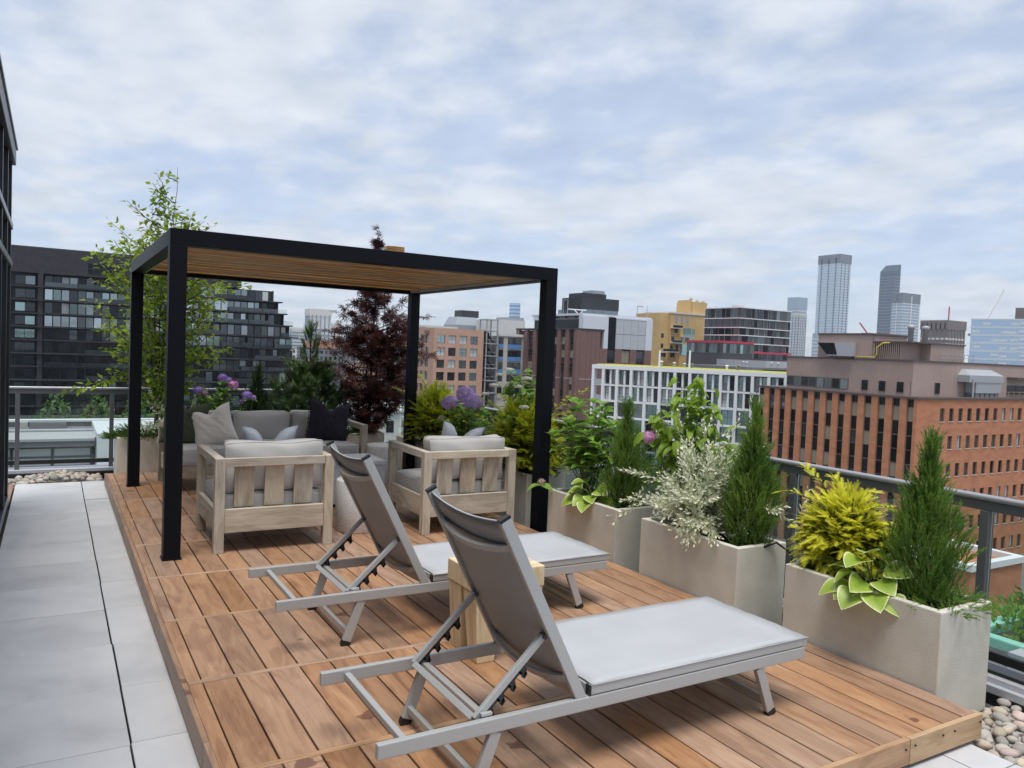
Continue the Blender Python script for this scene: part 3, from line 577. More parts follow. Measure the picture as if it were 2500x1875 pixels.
        N = len(out)
        tops = [pt(s_, .0125, 0) for s_, h_ in out]
        for i in range(N - 1):
            s0, h0 = out[i]; s1, h1 = out[i + 1]
            if s1 - s0 < .001: continue
            rk.poly([pt(s0, .012, -.006), pt(s1, .012, -.006), pt(s1, h1, -.006), pt(s0, h0, -.006), pt(s0, .012, .006), pt(s1, .012, .006), pt(s1, h1, .006), pt(s0, h0, .006)], [(0, 1, 2, 3), (7, 6, 5, 4), (0, 4, 5, 1), (1, 5, 6, 2), (2, 6, 7, 3), (3, 7, 4, 0)])
        for k in range(K):
            s0 = .125 + k * .062
            rk.poly([pt(s0 + .008, .034, -.006), pt(s0 + .036, .046, -.006), pt(s0 + .034, .056, -.006), pt(s0 + .014, .052, -.006), pt(s0 + .008, .034, .006), pt(s0 + .036, .046, .006), pt(s0 + .034, .056, .006), pt(s0 + .014, .052, .006)], [(0, 1, 2, 3), (7, 6, 5, 4), (0, 4, 5, 1), (1, 5, 6, 2), (2, 6, 7, 3), (3, 7, 4, 0)])
        rk.build('toothed_rack', 'blackplastic', p)
        MB().lathe([(.010, -.018), (.010, .018)], 12).build('pivot_bolt', 'raildark', p, mx=T(A.x, yy, A.z) @ RX(rad(90)))
    MB().bar(B + Vector((0, .063, 0)), B + Vector((0, Wd - .063, 0)), .026, .02, tuple(un)).build('prop_bar', a, t, bevel=.003)
    for yy in (.026, Wd - .042): MB().box(.40, .445, yy, yy + .016, .2855, .298).build('bracket', a, t, bevel=.002)
    return t
lounger('sun lounger nearest the camera with a raised grey back', .94, 2.37)
lounger('sun lounger just in front of the armchairs, behind the pine stool', .99, 3.935)

# pine stool: a block top on four chunky tapered legs
sl = thing('stool', 'pale pine block stool with tapered legs between the loungers', 'stool', (1.85, 3.42, 0))
MB().box(0, .41, 0, .33, .365, .475).build('top', 'pine_z', sl, bevel=.006)
for (x, y) in ((.005, .005), (.22, .005), (.005, .175), (.22, .175)):
    cx, cy = x + (.075 if x < .1 else .11), y + (.06 if y < .1 else .09)
    MB().poly([(cx - .05, cy - .05, 0), (cx + .05, cy - .05, 0), (cx + .05, cy + .05, 0), (cx - .05, cy + .05, 0), (x, y, .3645), (x + .185, y, .3645), (x + .185, y + .15, .3645), (x, y + .15, .3645)],
              [(0, 3, 2, 1), (4, 5, 6, 7), (0, 1, 5, 4), (1, 2, 6, 5), (2, 3, 7, 6), (3, 0, 4, 7)]).build('leg', 'pine_z', sl, bevel=.005)

# ------------------------------------------------------------------ planters
def planter(label, x0, y0, lx, ly, zt=.405, zb=-.17):
    t = thing('planter', label, 'planter', (x0, y0, zb), 0, 'stucco trough planters'); h = zt - zb; k = .045
    m = MB(); o = [(0, 0), (lx, 0), (lx, ly), (0, ly)]; i_ = [(k, k), (lx - k, k), (lx - k, ly - k), (k, ly - k)]
    vs = [(x, y, 0) for x, y in o] + [(x, y, h) for x, y in o] + [(x, y, h) for x, y in i_] + [(x, y, h - .12) for x, y in i_]
    fs = [(3, 2, 1, 0), (11, 10, 9, 8)[::-1]]
    for a in range(4):
        b = (a + 1) % 4; fs += [(a, b, b + 4, a + 4), (a + 4, b + 4, b + 8, a + 8), (a + 8, b + 8, b + 12, a + 12)]
    fs[1] = (12, 13, 14, 15)
    m.poly(vs, fs).build('trough', 'planter', t, bevel=.006, seg=2)
    g = MB(); nx, ny = 10, 10; r = random.Random(int(x0 * 91 + y0 * 37))
    vv = [(k + (lx - 2 * k) * i / nx, k + (ly - 2 * k) * j / ny, h - .055 + r.uniform(-.012, .012)) for i in range(nx + 1) for j in range(ny + 1)]
    g.poly(vv, [(i * (ny + 1) + j, (i + 1) * (ny + 1) + j, (i + 1) * (ny + 1) + j + 1, i * (ny + 1) + j + 1) for i in range(nx) for j in range(ny)]).build('soil', 'soil', t, True)
    return t
planter('stucco trough planter nearest the camera, with golden yew and conifer', 3.765, 2.172, .45, .95)
planter('stucco trough planter with white variegated willow and upright juniper', 3.765, 3.494, .45, .95)
planter('stucco trough planter with hydrangea, hosta and juniper beside the right pergola post', 3.765, 4.742, .45, .95)
planter('stucco trough planter holding chartreuse yew behind the right armchair', 3.975, 6.40, .45, .95)
planter('stucco trough planter with violet and pink hydrangea right of the seating', 3.975, 7.60, .45, .95)
planter('stucco trough planter in the far right corner beside the red maple', 3.975, 8.80, .45, .95)
planter('stucco trough planter holding the birch in the far left corner', .655, 10.035, .95, .45)
planter('stucco trough planter behind the middle of the sofa', 1.90, 10.035, .95, .45)
planter('stucco trough planter holding the dark red maple', 3.12, 10.035, .80, .45)
ho = MB().tube([(4.0, 3.50, .39), (4.09, 3.47, .42), (4.15, 3.40, .36), (4.13, 3.3, .0), (4.0, 3.25, -.12), (3.86, 3.27, -.06), (3.8, 3.2, -.02), (3.80, 3.12, -.05), (3.95, 3.05, -.1)], .008, 6)
tag(ho.build('irrigation_hose', 'hose', None, True), 'thin black irrigation hose looping between two planters', 'hose')

# ------------------------------------------------------------------ plants
def curve(p0, p1, sag=0.0, n=6, wob=0.0, r=None):
    p0 = Vector(p0); p1 = Vector(p1); out = []
    for i in range(n + 1):
        t = i / n; p = p0.lerp(p1, t); p.z += sag * math.sin(math.pi * t) 
        if wob and 0 < i: p += Vector((r.uniform(-wob, wob), r.uniform(-wob, wob), r.uniform(-wob, wob) * .5))
        out.append(p)
    return out
LEAF5 = ([(0, 0, 0), (.42, .30, .05), (.45, 0, -.03), (.42, -.30, .05), (1, 0, -.06)], [(0, 2, 1), (0, 3, 2), (1, 2, 4), (2, 3, 4)])
def lobes(n=7):
    v = []; f = []
    for k in range(n):
        a = rad(-120 + 240 * k / (n - 1)); L = .55 + .45 * math.cos(a * .6); c, s = math.cos(a), math.sin(a); b = len(v); wd = .085
        v += [(0, 0, 0), (c * L * .45 - s * wd, s * L * .45 + c * wd, .02), (c * L * .45 + s * wd, s * L * .45 - c * wd, .02), (c * L, s * L, -.10)]; f += [(b, b + 2, b + 1), (b + 1, b + 2, b + 3)]
    return v, f
MAPLE = lobes()
def comb(n=9, w_=.085, ang=58, L=.42, droop=.12, taper=True):
    """yew spray: needles in two rows along a drooping axis"""
    v = []; f = []
    for k in range(n):
        t = (k + .5) / n; x = t; z = -droop * t * t; l_ = L * (1 - .55 * t if taper else 1) * (.6 + .4 * min(1, t * 5))
        for s in (-1, 1):
            b = len(v); dx, dy = math.cos(rad(ang)) * l_, s * math.sin(rad(ang)) * l_
            v += [(x - w_ / 2, 0, z), (x + w_ / 2, 0, z), (x + dx, dy, z + .03)]; f.append((b, b + 1, b + 2))
    b = len(v); v += [(0, .012, 0), (0, -.012, 0), (1, 0, -droop)]; f.append((b, b + 1, b + 2)); b = len(v); v += [(.9, .02, -droop * .8), (.9, -.02, -droop * .8), (1.12, 0, -droop * 1.2)]; f.append((b, b + 1, b + 2)); return v, f
YEW = comb()
def feather(n=9, seed=0):
    """juniper spray: upswept scale twigs around an axis"""
    r = random.Random(seed); v = []; f = []
    for k in range(n * 2):
        t = (k + .3) / (n * 2); a = k * 2.4; l_ = .34 * (1 - .6 * t); c, s = math.cos(a) * .42, math.sin(a) * .42; b = len(v); w_ = .045
        v += [(t - w_, -s * w_, c * w_), (t + w_, s * w_, -c * w_), (t + l_ * .9, c * l_, s * l_)]; f.append((b, b + 1, b + 2))
    b = len(v); v += [(0, .012, 0), (0, -.012, 0), (1.05, 0, 0)]; f.append((b, b + 1, b + 2)); b = len(v); v += [(0, 0, .012), (0, 0, -.012), (1.05, 0, 0)]; f.append((b, b + 1, b + 2)); return v, f
JUN = feather()
def tuft(n=42, seed=1):
    """pine tuft: needles swept forward in a brush"""
    r = random.Random(seed); v = []; f = []
    for k in range(n):
        x = r.uniform(0, .75); a = r.uniform(0, 6.28); l_ = r.uniform(.45, .6); tl = rad(r.uniform(25, 60)); c, s = math.cos(a), math.sin(a); w_ = .022; b = len(v)
        v += [(x, -s * w_, c * w_), (x, s * w_, -c * w_), (x + math.cos(tl) * l_, c * math.sin(tl) * l_, s * math.sin(tl) * l_)]; f.append((b, b + 1, b + 2))
    return v, f
TUFT = tuft()
def shoot(n=11, seed=2):
    """willow shoot: narrow leaves up a thin axis"""
    r = random.Random(seed); v = []; f = []
    for k in range(n):
        t = (k + .5) / n; a = k * 2.4; l_ = .30 * (1 - .45 * t) * r.uniform(.85, 1.15); tl = rad(48 - 20 * t); c, s = math.cos(a), math.sin(a); w_ = .045; b = len(v)
        dx, dr = math.cos(tl) * l_, math.sin(tl) * l_
        v += [(t, 0, 0), (t + dx * .5 , c * dr * .5 - s * w_, s * dr * .5 + c * w_), (t + dx * .5, c * dr * .5 + s * w_, s * dr * .5 - c * w_), (t + dx, c * dr, s * dr)]; f += [(b, b + 2, b + 1), (b + 1, b + 2, b + 3)]
    b = len(v); v += [(0, .01, 0), (0, -.01, 0), (1.05, 0, 0)]; f.append((b, b + 1, b + 2)); b = len(v); v += [(0, 0, .01), (0, 0, -.01), (1.05, 0, 0)]; f.append((b, b + 1, b + 2)); return v, f
SHOOT = shoot()
def envelope(pts):
    zs, rs = zip(*pts); return lambda z: float(np.interp(z, zs, rs))
def tree(name, label, cat, base, stems, env, nb, tpl, lsize, nleaf, mat, bark, seed, asym=(0, 0), up=.55, twig=3, extra=(), leafspread=.045, bark2=None, off=lambda z: (0, 0), lowb=.12):
    """stems > side branches up to the crown envelope > twigs > leaves; one mesh of leaves, one of wood"""
    r = random.Random(seed); rg = np.random.default_rng(seed); wd = MB(); P = []; D = []
    t = thing(name, label, cat, base)
    allst = []
    for (tx, ty, h, rad0) in stems:
        pts = curve((r.uniform(-.02, .02), r.uniform(-.02, .02), 0), (tx, ty, h), 0, 12, .012, r); wd.tube(pts, [rad0 * (1 - .88 * i / 12) for i in range(13)], 6); allst.append(pts)
    def leafline(pts, n):
        for k in range(n):
            u = (k + r.random()) / n * (len(pts) - 1); i = min(int(u), len(pts) - 2); p = pts[i].lerp(pts[i + 1], u - i); d = (pts[i + 1] - pts[i]).normalized()
            o = Vector((r.gauss(0, 1), r.gauss(0, 1), r.gauss(0, .6) - .15)).normalized()
            P.append(tuple(p + o * leafspread * r.uniform(.2, 1))); D.append(tuple(d * .55 + o * .8 + Vector((0, 0, -.15))))
    for b in range(nb):
        st = r.choice(allst); u = r.uniform(lowb, .99); i = min(int(u * 12), 11); p = st[i].lerp(st[i + 1], u * 12 - i); a = r.uniform(0, 6.28)
        ox, oy = off(p.z); R_ = env(p.z + .15) * r.uniform(.45, 1.12); tgt = Vector((asym[0] + ox + R_ * math.cos(a), asym[1] + oy + R_ * math.sin(a) * .8, p.z + R_ * up * r.uniform(.5, 1.3)))
        L = (tgt - p).length
        if L < .05: continue
        pts = curve(p, tgt, -L * .06, 6, .012, r); wd.tube(pts, [.006 * (1 - i / 7) + .0012 for i in range(7)], 4, False); leafline(pts[1:], max(3, int(nleaf * L)))
        for q in range(twig):
            i = r.randint(1, 5); d = (pts[i + 1] - pts[i]).normalized(); s = Vector((r.gauss(0, 1), r.gauss(0, 1), r.gauss(0, .7))).normalized(); e = pts[i] + (d * .7 + s * .6) * L * r.uniform(.18, .38); tw = curve(pts[i], e, 0, 3, .006, r); wd.tube(tw, .0016, 3, False); leafline(tw, max(3, int(nleaf * L * .35)))
    for (a0, a1, sg, n_) in extra: pts = curve(a0, a1, sg, 8, .01, r); wd.tube(pts, [.006 * (1 - i / 9) + .001 for i in range(9)], 4, False); leafline(pts[2:], n_)
    wd.build('trunk', bark, t, True)
    P = np.array(P); D = np.array(D); V, Fc = scatter(*tpl, P, frames(D, rg, (0, 0, 1), .55), rg.uniform(.65, 1.2, len(P)) * lsize)
    put('crown', npmesh('crown', V, Fc, mat), t); return t
# birch in the far left corner
tree('birch_tree', 'tall slender birch with bright yellow-green leaves in the far left planter', 'tree', (1.10, 10.26, .33),
     [(.17, 0, 3.3, .016), (-.10, .05, 2.8, .012), (.30, -.05, 2.75, .012), (.05, .08, 3.0, .012), (-.22, 0, 2.3, .010), (.42, .05, 2.2, .010)],
     envelope([(0, .0), (.45, .10), (.7, .45), (1.2, .85), (1.6, .95), (2.0, .82), (2.4, .58), (2.8, .38), (3.2, .20), (3.4, .06)]), 180, LEAF5, .078, 24, 'l_birch', 'bark', 4, asym=(.07, 0), up=.62,
     extra=[((0, 0, .62), (-.92, -.1, .60), .13, 55), ((0, 0, .75), (-.55, .0, .72), .1, 30), ((.1, 0, 1.5), (1.05, -.1, 1.95), .1, 40), ((.1, 0, .75), (.85, -.1, 1.15), .1, 40), ((0, 0, 2.0), (-.55, -.1, 2.55), .05, 30)])
tag(MB().tube([(1.06, 10.22, .33), (1.10, 10.23, 1.15)], .012, 7).build('plant_stake', 'barktan', None, True), 'thin bamboo stake standing beside the birch trunk', 'stake')
# red maple
tree('maple_tree', 'dark red lace-leaved maple behind the sofa and the back pergola post', 'tree', (3.76, 10.24, .33),
     [(.02, -.08, 2.75, .022), (-.10, 0, 2.1, .014), (.22, 0, 2.05, .014), (.45, -.05, 1.6, .012), (-.35, 0, 1.5, .011)],
     envelope([(0, .2), (.2, .45), (.5, .66), (.9, .74), (1.2, .72), (1.6, .64), (1.9, .54), (2.15, .38), (2.4, .16), (2.85, .05)]), 190, MAPLE, .095, 14, 'l_maple', 'barkdark', 9, asym=(.05, 0), up=.45, twig=4, lowb=.03,
     extra=[((0, 0, .8), (-.85, -.1, 1.02), .05, 26), ((0, 0, 1.45), (.85, -.1, 1.7), .05, 26), ((0, 0, 1.1), (.9, -.15, 1.15), .08, 26), ((.02, -.08, 2.4), (.0, -.1, 2.86), 0, 18)])
def conifer(name, label, base, h, env, n, tpl, size, mat, seed, tilt=.75, jitter=.35, inner=None, bark='barkdark', cat='conifer', leader=True, aspect=(1, 1)):
    """upright conifer: sprays over and through a tapering crown"""
    r = random.Random(seed); rg = np.random.default_rng(seed); t = thing(name, label, cat, base)
    wd = MB().tube(curve((0, 0, -.02), (0, 0, h * .97), 0, 8, .004, r), [.018 * (1 - i / 8.5) + .001 for i in range(9)], 6)
    P = []; D = []
    zs = np.array([]) 
    k = 0
    while k < n:
        z = r.uniform(.0, 1) ** .85 * h; R_ = env(z); 
        if r.random() > (R_ + .03) / .28: continue
        a = r.uniform(0, 6.28); q = r.random() ** .45 * R_; lump = 1 + .24 * math.sin(3 * a + z * 11 + seed) + .18 * math.sin(5 * a - z * 23 + seed * 2)
        P.append((q * math.cos(a) * lump * aspect[0], q * math.sin(a) * lump * aspect[1], z)); ti = tilt + r.gauss(0, .12)
        D.append((math.cos(a) * (1 - ti) + r.gauss(0, jitter) * .5, math.sin(a) * (1 - ti) + r.gauss(0, jitter) * .5, ti)); k += 1
    for k in range(n // 30):
        z = r.uniform(.05, .85) * h; a = r.uniform(0, 6.28); R_ = env(z) * .8; wd.tube(curve((0, 0, max(0, z - .12)), (R_ * math.cos(a) * aspect[0], R_ * math.sin(a) * aspect[1], z), 0, 3), [.004, .003, .002, .001], 4, False)
    for k in range(n // 28):
        z = r.uniform(.1, .8) * h; a = r.uniform(0, 6.28); R_ = env(z) * r.uniform(1.0, 1.25); P.append((R_ * math.cos(a) * aspect[0], R_ * math.sin(a) * aspect[1], z)); D.append((math.cos(a) * .5, math.sin(a) * .5, r.uniform(.5, 1)))
    if leader:
        for k in range(26): P.append((r.gauss(0, .010), r.gauss(0, .010), h * r.uniform(.82, 1.0))); D.append((r.gauss(0, .22), r.gauss(0, .22), 1))
    wd.build('trunk', bark, t, True)
    P = np.array(P); D = np.array(D); V, Fc = scatter(*tpl, P, frames(D, rg), rg.uniform(.7, 1.25, len(P)) * size)
    put('crown', npmesh('crown', V, Fc, mat), t); return t
cone = lambda h, R_, base=.75: envelope([(0, R_ * base * .8), (h * .15, R_ * .9), (h * .32, R_), (h * .5, R_ * .82), (h * .62, R_ * .55), (h * .76, R_ * .22), (h * .86, R_ * .10), (h, R_ * .03)])
conifer('juniper', 'upright green juniper with long tip in the planter beside the hydrangea', (3.99, 4.93, .33), .84, cone(.84, .145), 1050, JUN, .105, 'l_jun', 11)
conifer('juniper', 'upright green juniper with wispy tip beside the white willow', (4.0, 3.62, .33), .94, cone(.94, .15), 1200, JUN, .105, 'l_jun', 12)
conifer('juniper', 'dense cone-shaped green conifer in the planter nearest the camera', (4.0, 2.42, .33), .86, cone(.86, .17, .75), 1450, JUN, .10, 'l_jun', 13)
conifer('cedar', 'small dark columnar cedar behind the sofa', (2.26, 10.24, .33), .90, cone(.9, .15), 800, JUN, .11, 'l_cedar', 14)
# pine: whorls of branches carrying needle tufts
pn = thing('pine_tree', 'bushy dark green pine behind the right half of the sofa', 'tree', (2.93, 10.30, .30)); r = random.Random(5); rg = np.random.default_rng(5); wd = MB(); P = []; D = []
wd.tube(curve((0, 0, 0), (.02, 0, 1.42), 0, 8, .006, r), [.024 * (1 - i / 9) + .003 for i in range(9)], 7)
for (z, R_, n_) in ((.10, .50, 10), (.28, .56, 11), (.48, .50, 10), (.66, .38, 9), (.82, .22, 7)):
    for k in range(n_):
        a = 6.28 * k / n_ + r.uniform(-.3, .3) + z * 7; L = R_ * r.uniform(.6, 1.05); tip = Vector((L * math.cos(a), L * math.sin(a) * .6, z + L * .32 + .06)); pts = curve((0, 0, z), tip, -L * .1, 5, .006, r); wd.tube(pts, [.008, .007, .006, .005, .004, .003], 5, False)
        for i in range(1, 6):
            for q in range(5):
                p = pts[i] + Vector((r.gauss(0, .035), r.gauss(0, .035), r.gauss(0, .025))); d = (pts[i] - pts[i - 1]).normalized(); P.append(tuple(p)); D.append(tuple(d * .7 + Vector((r.gauss(0, .45), r.gauss(0, .45), .55 + r.gauss(0, .2)))))
for z in np.linspace(.95, 1.46, 46): 
    a = r.uniform(0, 6.28); R_ = .115 * math.sin(min(1, (1.54 - z) / .40) * 1.57) * r.uniform(.3, 1); P.append((R_ * math.cos(a) + .02, R_ * math.sin(a), z)); D.append((math.cos(a) * .35, math.sin(a) * .35, 1))
wd.build('trunk', 'barkdark', pn, True); P = np.array(P); V, Fc = scatter(*TUFT, P, frames(np.array(D), rg), rg.uniform(.85, 1.2, len(P)) * .15); put('crown', npmesh('crown', V, Fc, 'l_pine'), pn)

def yew(name, label, base, size, n, mat, seed, arms, sp=.11, inner=500):
    """spreading yew: arching shoots dressed with flat needle sprays over a dark inner bush"""
    r = random.Random(seed); rg = np.random.default_rng(seed); t = thing(name, label, 'shrub', base); wd = MB(); P = []; D = []; Pi = []; Di = []; sx_, sy_, h = size
    def dress(pts, k, s=1.0):
        for i in range(k):
            u = (i + .5) / k * (len(pts) - 1); j = min(int(u), len(pts) - 2); p = pts[j].lerp(pts[j + 1], u - j); d = (pts[j + 1] - pts[j]).normalized(); sd_ = Vector((-d.y, d.x, 0)) * (1 if i % 2 else -1)
            P.append(tuple(p)); D.append(tuple(d * .6 + sd_ * r.uniform(.3, .9) + Vector((0, 0, r.uniform(-.25, .3)))))
        P.append(tuple(pts[-1])); D.append(tuple((pts[-1] - pts[-2]).normalized()))
    for k in range(n):
        a = r.uniform(0, 6.28); e_ = r.uniform(.15, 1.0); q = math.sqrt(1 - e_ * e_) * r.uniform(.75, 1.05); tip = Vector((sx_ * q * math.cos(a), sy_ * q * math.sin(a), h * e_ * r.uniform(.85, 1.05))); b0 = Vector((tip.x * .35, tip.y * .35, tip.z * .45)); pts = curve(b0, tip, .05, 5, .008, r); wd.tube(pts, [.005, .004, .0035, .003, .0025, .0015], 4, False); dress(pts[1:], r.randint(7, 10))
    for (tip, k) in arms: pts = curve((0, 0, h * .35), tip, .10, 9, .008, r); wd.tube(pts, [.006 - .0005 * i for i in range(10)], 5, False); dress(pts[3:], k)
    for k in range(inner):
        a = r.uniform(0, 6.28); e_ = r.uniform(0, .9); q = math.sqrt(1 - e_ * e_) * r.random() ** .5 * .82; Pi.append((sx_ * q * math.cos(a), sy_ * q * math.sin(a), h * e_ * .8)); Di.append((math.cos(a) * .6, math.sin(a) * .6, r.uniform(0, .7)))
    for k in range(7): a = 6.28 * k / 7; wd.tube(curve((0, 0, 0), (sx_ * .4 * math.cos(a), sy_ * .4 * math.sin(a), h * .5), 0, 4), [.01, .008, .006, .005, .004], 5, False)
    wd.build('stems', 'barkdark', t, True)
    P = np.array(P); V, Fc = scatter(*YEW, P, frames(np.array(D), rg, (0, 0, 1), .3), rg.uniform(.75, 1.2, len(P)) * sp); put('crown', npmesh('crown', V, Fc, mat), t)
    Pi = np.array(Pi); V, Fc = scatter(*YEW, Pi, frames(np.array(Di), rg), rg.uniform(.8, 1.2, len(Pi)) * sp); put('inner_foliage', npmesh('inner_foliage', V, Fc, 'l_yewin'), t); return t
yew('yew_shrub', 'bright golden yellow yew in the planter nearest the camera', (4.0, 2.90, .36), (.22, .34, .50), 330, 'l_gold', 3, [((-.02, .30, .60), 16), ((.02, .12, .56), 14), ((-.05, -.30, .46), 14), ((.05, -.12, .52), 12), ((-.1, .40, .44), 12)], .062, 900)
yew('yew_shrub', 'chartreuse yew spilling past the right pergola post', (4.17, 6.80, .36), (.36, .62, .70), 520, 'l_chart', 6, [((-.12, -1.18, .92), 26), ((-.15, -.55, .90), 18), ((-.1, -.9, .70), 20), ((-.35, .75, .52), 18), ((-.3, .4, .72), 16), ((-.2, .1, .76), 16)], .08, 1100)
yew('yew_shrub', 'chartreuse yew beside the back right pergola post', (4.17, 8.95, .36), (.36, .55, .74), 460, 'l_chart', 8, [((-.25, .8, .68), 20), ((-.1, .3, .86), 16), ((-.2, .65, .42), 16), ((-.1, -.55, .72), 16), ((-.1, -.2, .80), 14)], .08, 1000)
def willow(name, label, base, size, n, seed, arms=(), ss=.17):
    r = random.Random(seed); rg = np.random.default_rng(seed); t = thing(name, label, 'shrub', base); wd = MB(); P = []; D = []; sx_, sy_, h = size
    def run(tip, sg, k):
        pts = curve((r.uniform(-.03, .03), r.uniform(-.03, .03), 0), tip, sg, 7, .01, r); wd.tube(pts, [.0035 - .0003 * i for i in range(8)], 4, False)
        for i in range(k):
            u = (.28 + .72 * (i + r.random()) / k) * 7; j = min(int(u), 6); p = pts[j].lerp(pts[j + 1], u - j); d = (pts[j + 1] - pts[j]).normalized(); P.append(tuple(p)); D.append(tuple(d * .8 + Vector((r.gauss(0, .6), r.gauss(0, .6), r.gauss(.1, .5)))))
        P.append(tuple(pts[-1])); D.append(tuple((pts[-1] - pts[-2])))
    for k in range(n):
        a = r.uniform(0, 6.28); e_ = r.uniform(.05, 1.0); q = math.sqrt(max(.05, 1 - e_ * e_ * .9)) * r.uniform(.6, 1.05); run((sx_ * q * math.cos(a), sy_ * q * math.sin(a), h * e_), .06, r.randint(7, 11))
    for (tip, sg, k) in arms: run(tip, sg, k)
    wd.build('stems', 'stem', t, True); P = np.array(P); V, Fc = scatter(*SHOOT, P, frames(np.array(D), rg), rg.uniform(.65, 1.15, len(P)) * ss); put('crown', npmesh('crown', V, Fc, 'l_willow'), t)
willow('willow_shrub', 'white and cream variegated willow in the second planter from the camera', (3.96, 4.02, .36), (.26, .35, .52), 85, 2, [((-.05, .62, .34), .1, 10), ((-.12, .58, .16), .1, 9), ((-.15, .66, .05), .12, 8), ((-.02, -.28, .74), .02, 12), ((.05, -.33, .66), .02, 10), ((0, .02, .72), .02, 12), ((.05, .28, .70), .02, 11), ((.1, -.75, .28), .1, 9)])
willow('willow_shrub', 'small cream variegated willow below the birch', (1.22, 10.16, .36), (.30, .14, .42), 26, 3, [((.34, -.08, .52), .02, 8), ((-.2, -.08, .50), .02, 8)], .14)
def cover(label, base, sx_, sy_, h, n, seed, mat='l_cover', size=.12):
    r = random.Random(seed); rg = np.random.default_rng(seed); t = thing('ground_juniper', label, 'shrub', base); P = []; D = []; wd = MB()
    for k in range(n):
        a = r.uniform(0, 6.28); q = r.random() ** .5; P.append((sx_ * q * math.cos(a), sy_ * q * math.sin(a), h * (1 - q * q) * r.uniform(.3, 1))); D.append((math.cos(a) * r.uniform(.2, 1), math.sin(a) * r.uniform(.2, 1), r.uniform(.0, .5)))
    for k in range(8): a = 6.28 * k / 8; wd.tube(curve((0, 0, -.04), (sx_ * .7 * math.cos(a), sy_ * .7 * math.sin(a), h * .5), .01, 4), .004, 4, False)
    wd.build('stems', 'barkdark', t, True); P = np.array(P); V, Fc = scatter(*JUN, P, frames(np.array(D), rg), rg.uniform(.7, 1.2, len(P)) * size); put('crown', npmesh('crown', V, Fc, mat), t)
cover('low spreading green juniper in the far left planter', (.98, 10.20, .38), .40, .22, .13, 520, 4)
cover('low juniper trailing over the near end of the nearest planter', (4.02, 2.27, .37), .20, .14, .07, 150, 6, 'l_jun', .09)
cover('low green juniper at the foot of the red maple', (3.45, 10.2, .37), .30, .2, .12, 300, 8)
# big-leaved shrubs: every leaf an object
def ovate(name, L, wd_, fold, curl, mat, n=6, edge=False, wave=0.0, seed=0, tipx=1.0):
    V = []; Fq = []; E_ = []; m = 2; r = random.Random(seed)
    for i in range(n + 1):
        t = i / n; half = wd_ * (math.sin(math.pi * t ** .72) ** .85 if 0 < t < 1 else 0.0) * L * .5
        for j in range(-m, m + 1):
            s = j / m; V.append((L * t * math.cos(curl * t * .6), half * s, -L * math.sin(curl * t) * t * .6 + abs(s) * half * fold + (wave * L * math.sin(9 * t + 2 * s) * abs(s)))); E_.append(max(abs(s), abs(t - .5) * 2 * .93 if t > .5 else 0))
    k = 2 * m + 1
    for i in range(n):
        for j in range(k - 1): Fq.append((i * k + j, (i + 1) * k + j, (i + 1) * k + j + 1, i * k + j + 1))
    me = npmesh(name, V, Fq, mat, True)
    if edge: at = me.attributes.new('edge', 'FLOAT', 'POINT'); at.data.foreach_set('value', E_)
    return me
def placeleaf(me, parent, p, d, s, r, upz=1.0, name='leaf', tilt=(0, 0)):
    d = Vector(d).normalized(); z = Vector((r.gauss(0, .25) + tilt[0], r.gauss(0, .25) + tilt[1], upz)); y = z.cross(d); 
    if y.length < 1e-3: y = Vector((0, 1, 0))
    y.normalize(); z = d.cross(y); m4 = Matrix((d, y, z)).transposed().to_4x4(); put(name, me, parent, T(*p) @ m4 @ Matrix.Scale(s, 4))
lv = {k: [ovate('leaf', 1, w_, .35, c_, mt, seed=i) for i, (w_, c_) in enumerate(((.62, .5), (.68, .8), (.56, .3)))] for k, mt in (('hyd', 'l_hyd'), ('hydd', 'l_hydd'), ('dog', 'l_dog'), ('vib', 'l_vib'))}
lv['dog'] = [ovate('leaf', 1, w_, .4, c_, 'l_dog', seed=i, wave=.02) for i, (w_, c_) in enumerate(((.42, .9), (.48, 1.3), (.40, .6)))]
def head(parent, c, R_, mat, seed, n=120, flat_=.85, name='flower_head'):
    """mophead: four-petalled florets over a dome"""
    rg = np.random.default_rng(seed); v = []; f = []
    for q in range(4):
        a = q * math.pi / 2; ca, sa = math.cos(a), math.sin(a); b = len(v); pet = [(0, 0, 0), (.55, -.42, .10), (1.0, 0, .0), (.55, .42, .10)]
        v += [(.0 + z_, x * ca - y * sa, x * sa + y * ca) for x, y, z_ in pet]; f += [(b, b + 1, b + 2, b + 3)]
    i = np.arange(n) + .5; phi = np.arccos(1 - 1.75 * i / n); th = math.pi * (1 + 5 ** .5) * i; d = np.stack([np.cos(th) * np.sin(phi), np.sin(th) * np.sin(phi), np.cos(phi)], 1); d += rg.normal(size=d.shape) * .08
    V, Fc = scatter(v, f, d * R_ * np.array([1, 1, flat_]) * rg.uniform(.9, 1.06, (n, 1)), frames(d, rg), rg.uniform(.8, 1.15, n) * R_ * .21); o = put(name, npmesh(name, V, Fc, mat), parent, T(*c))
    return o
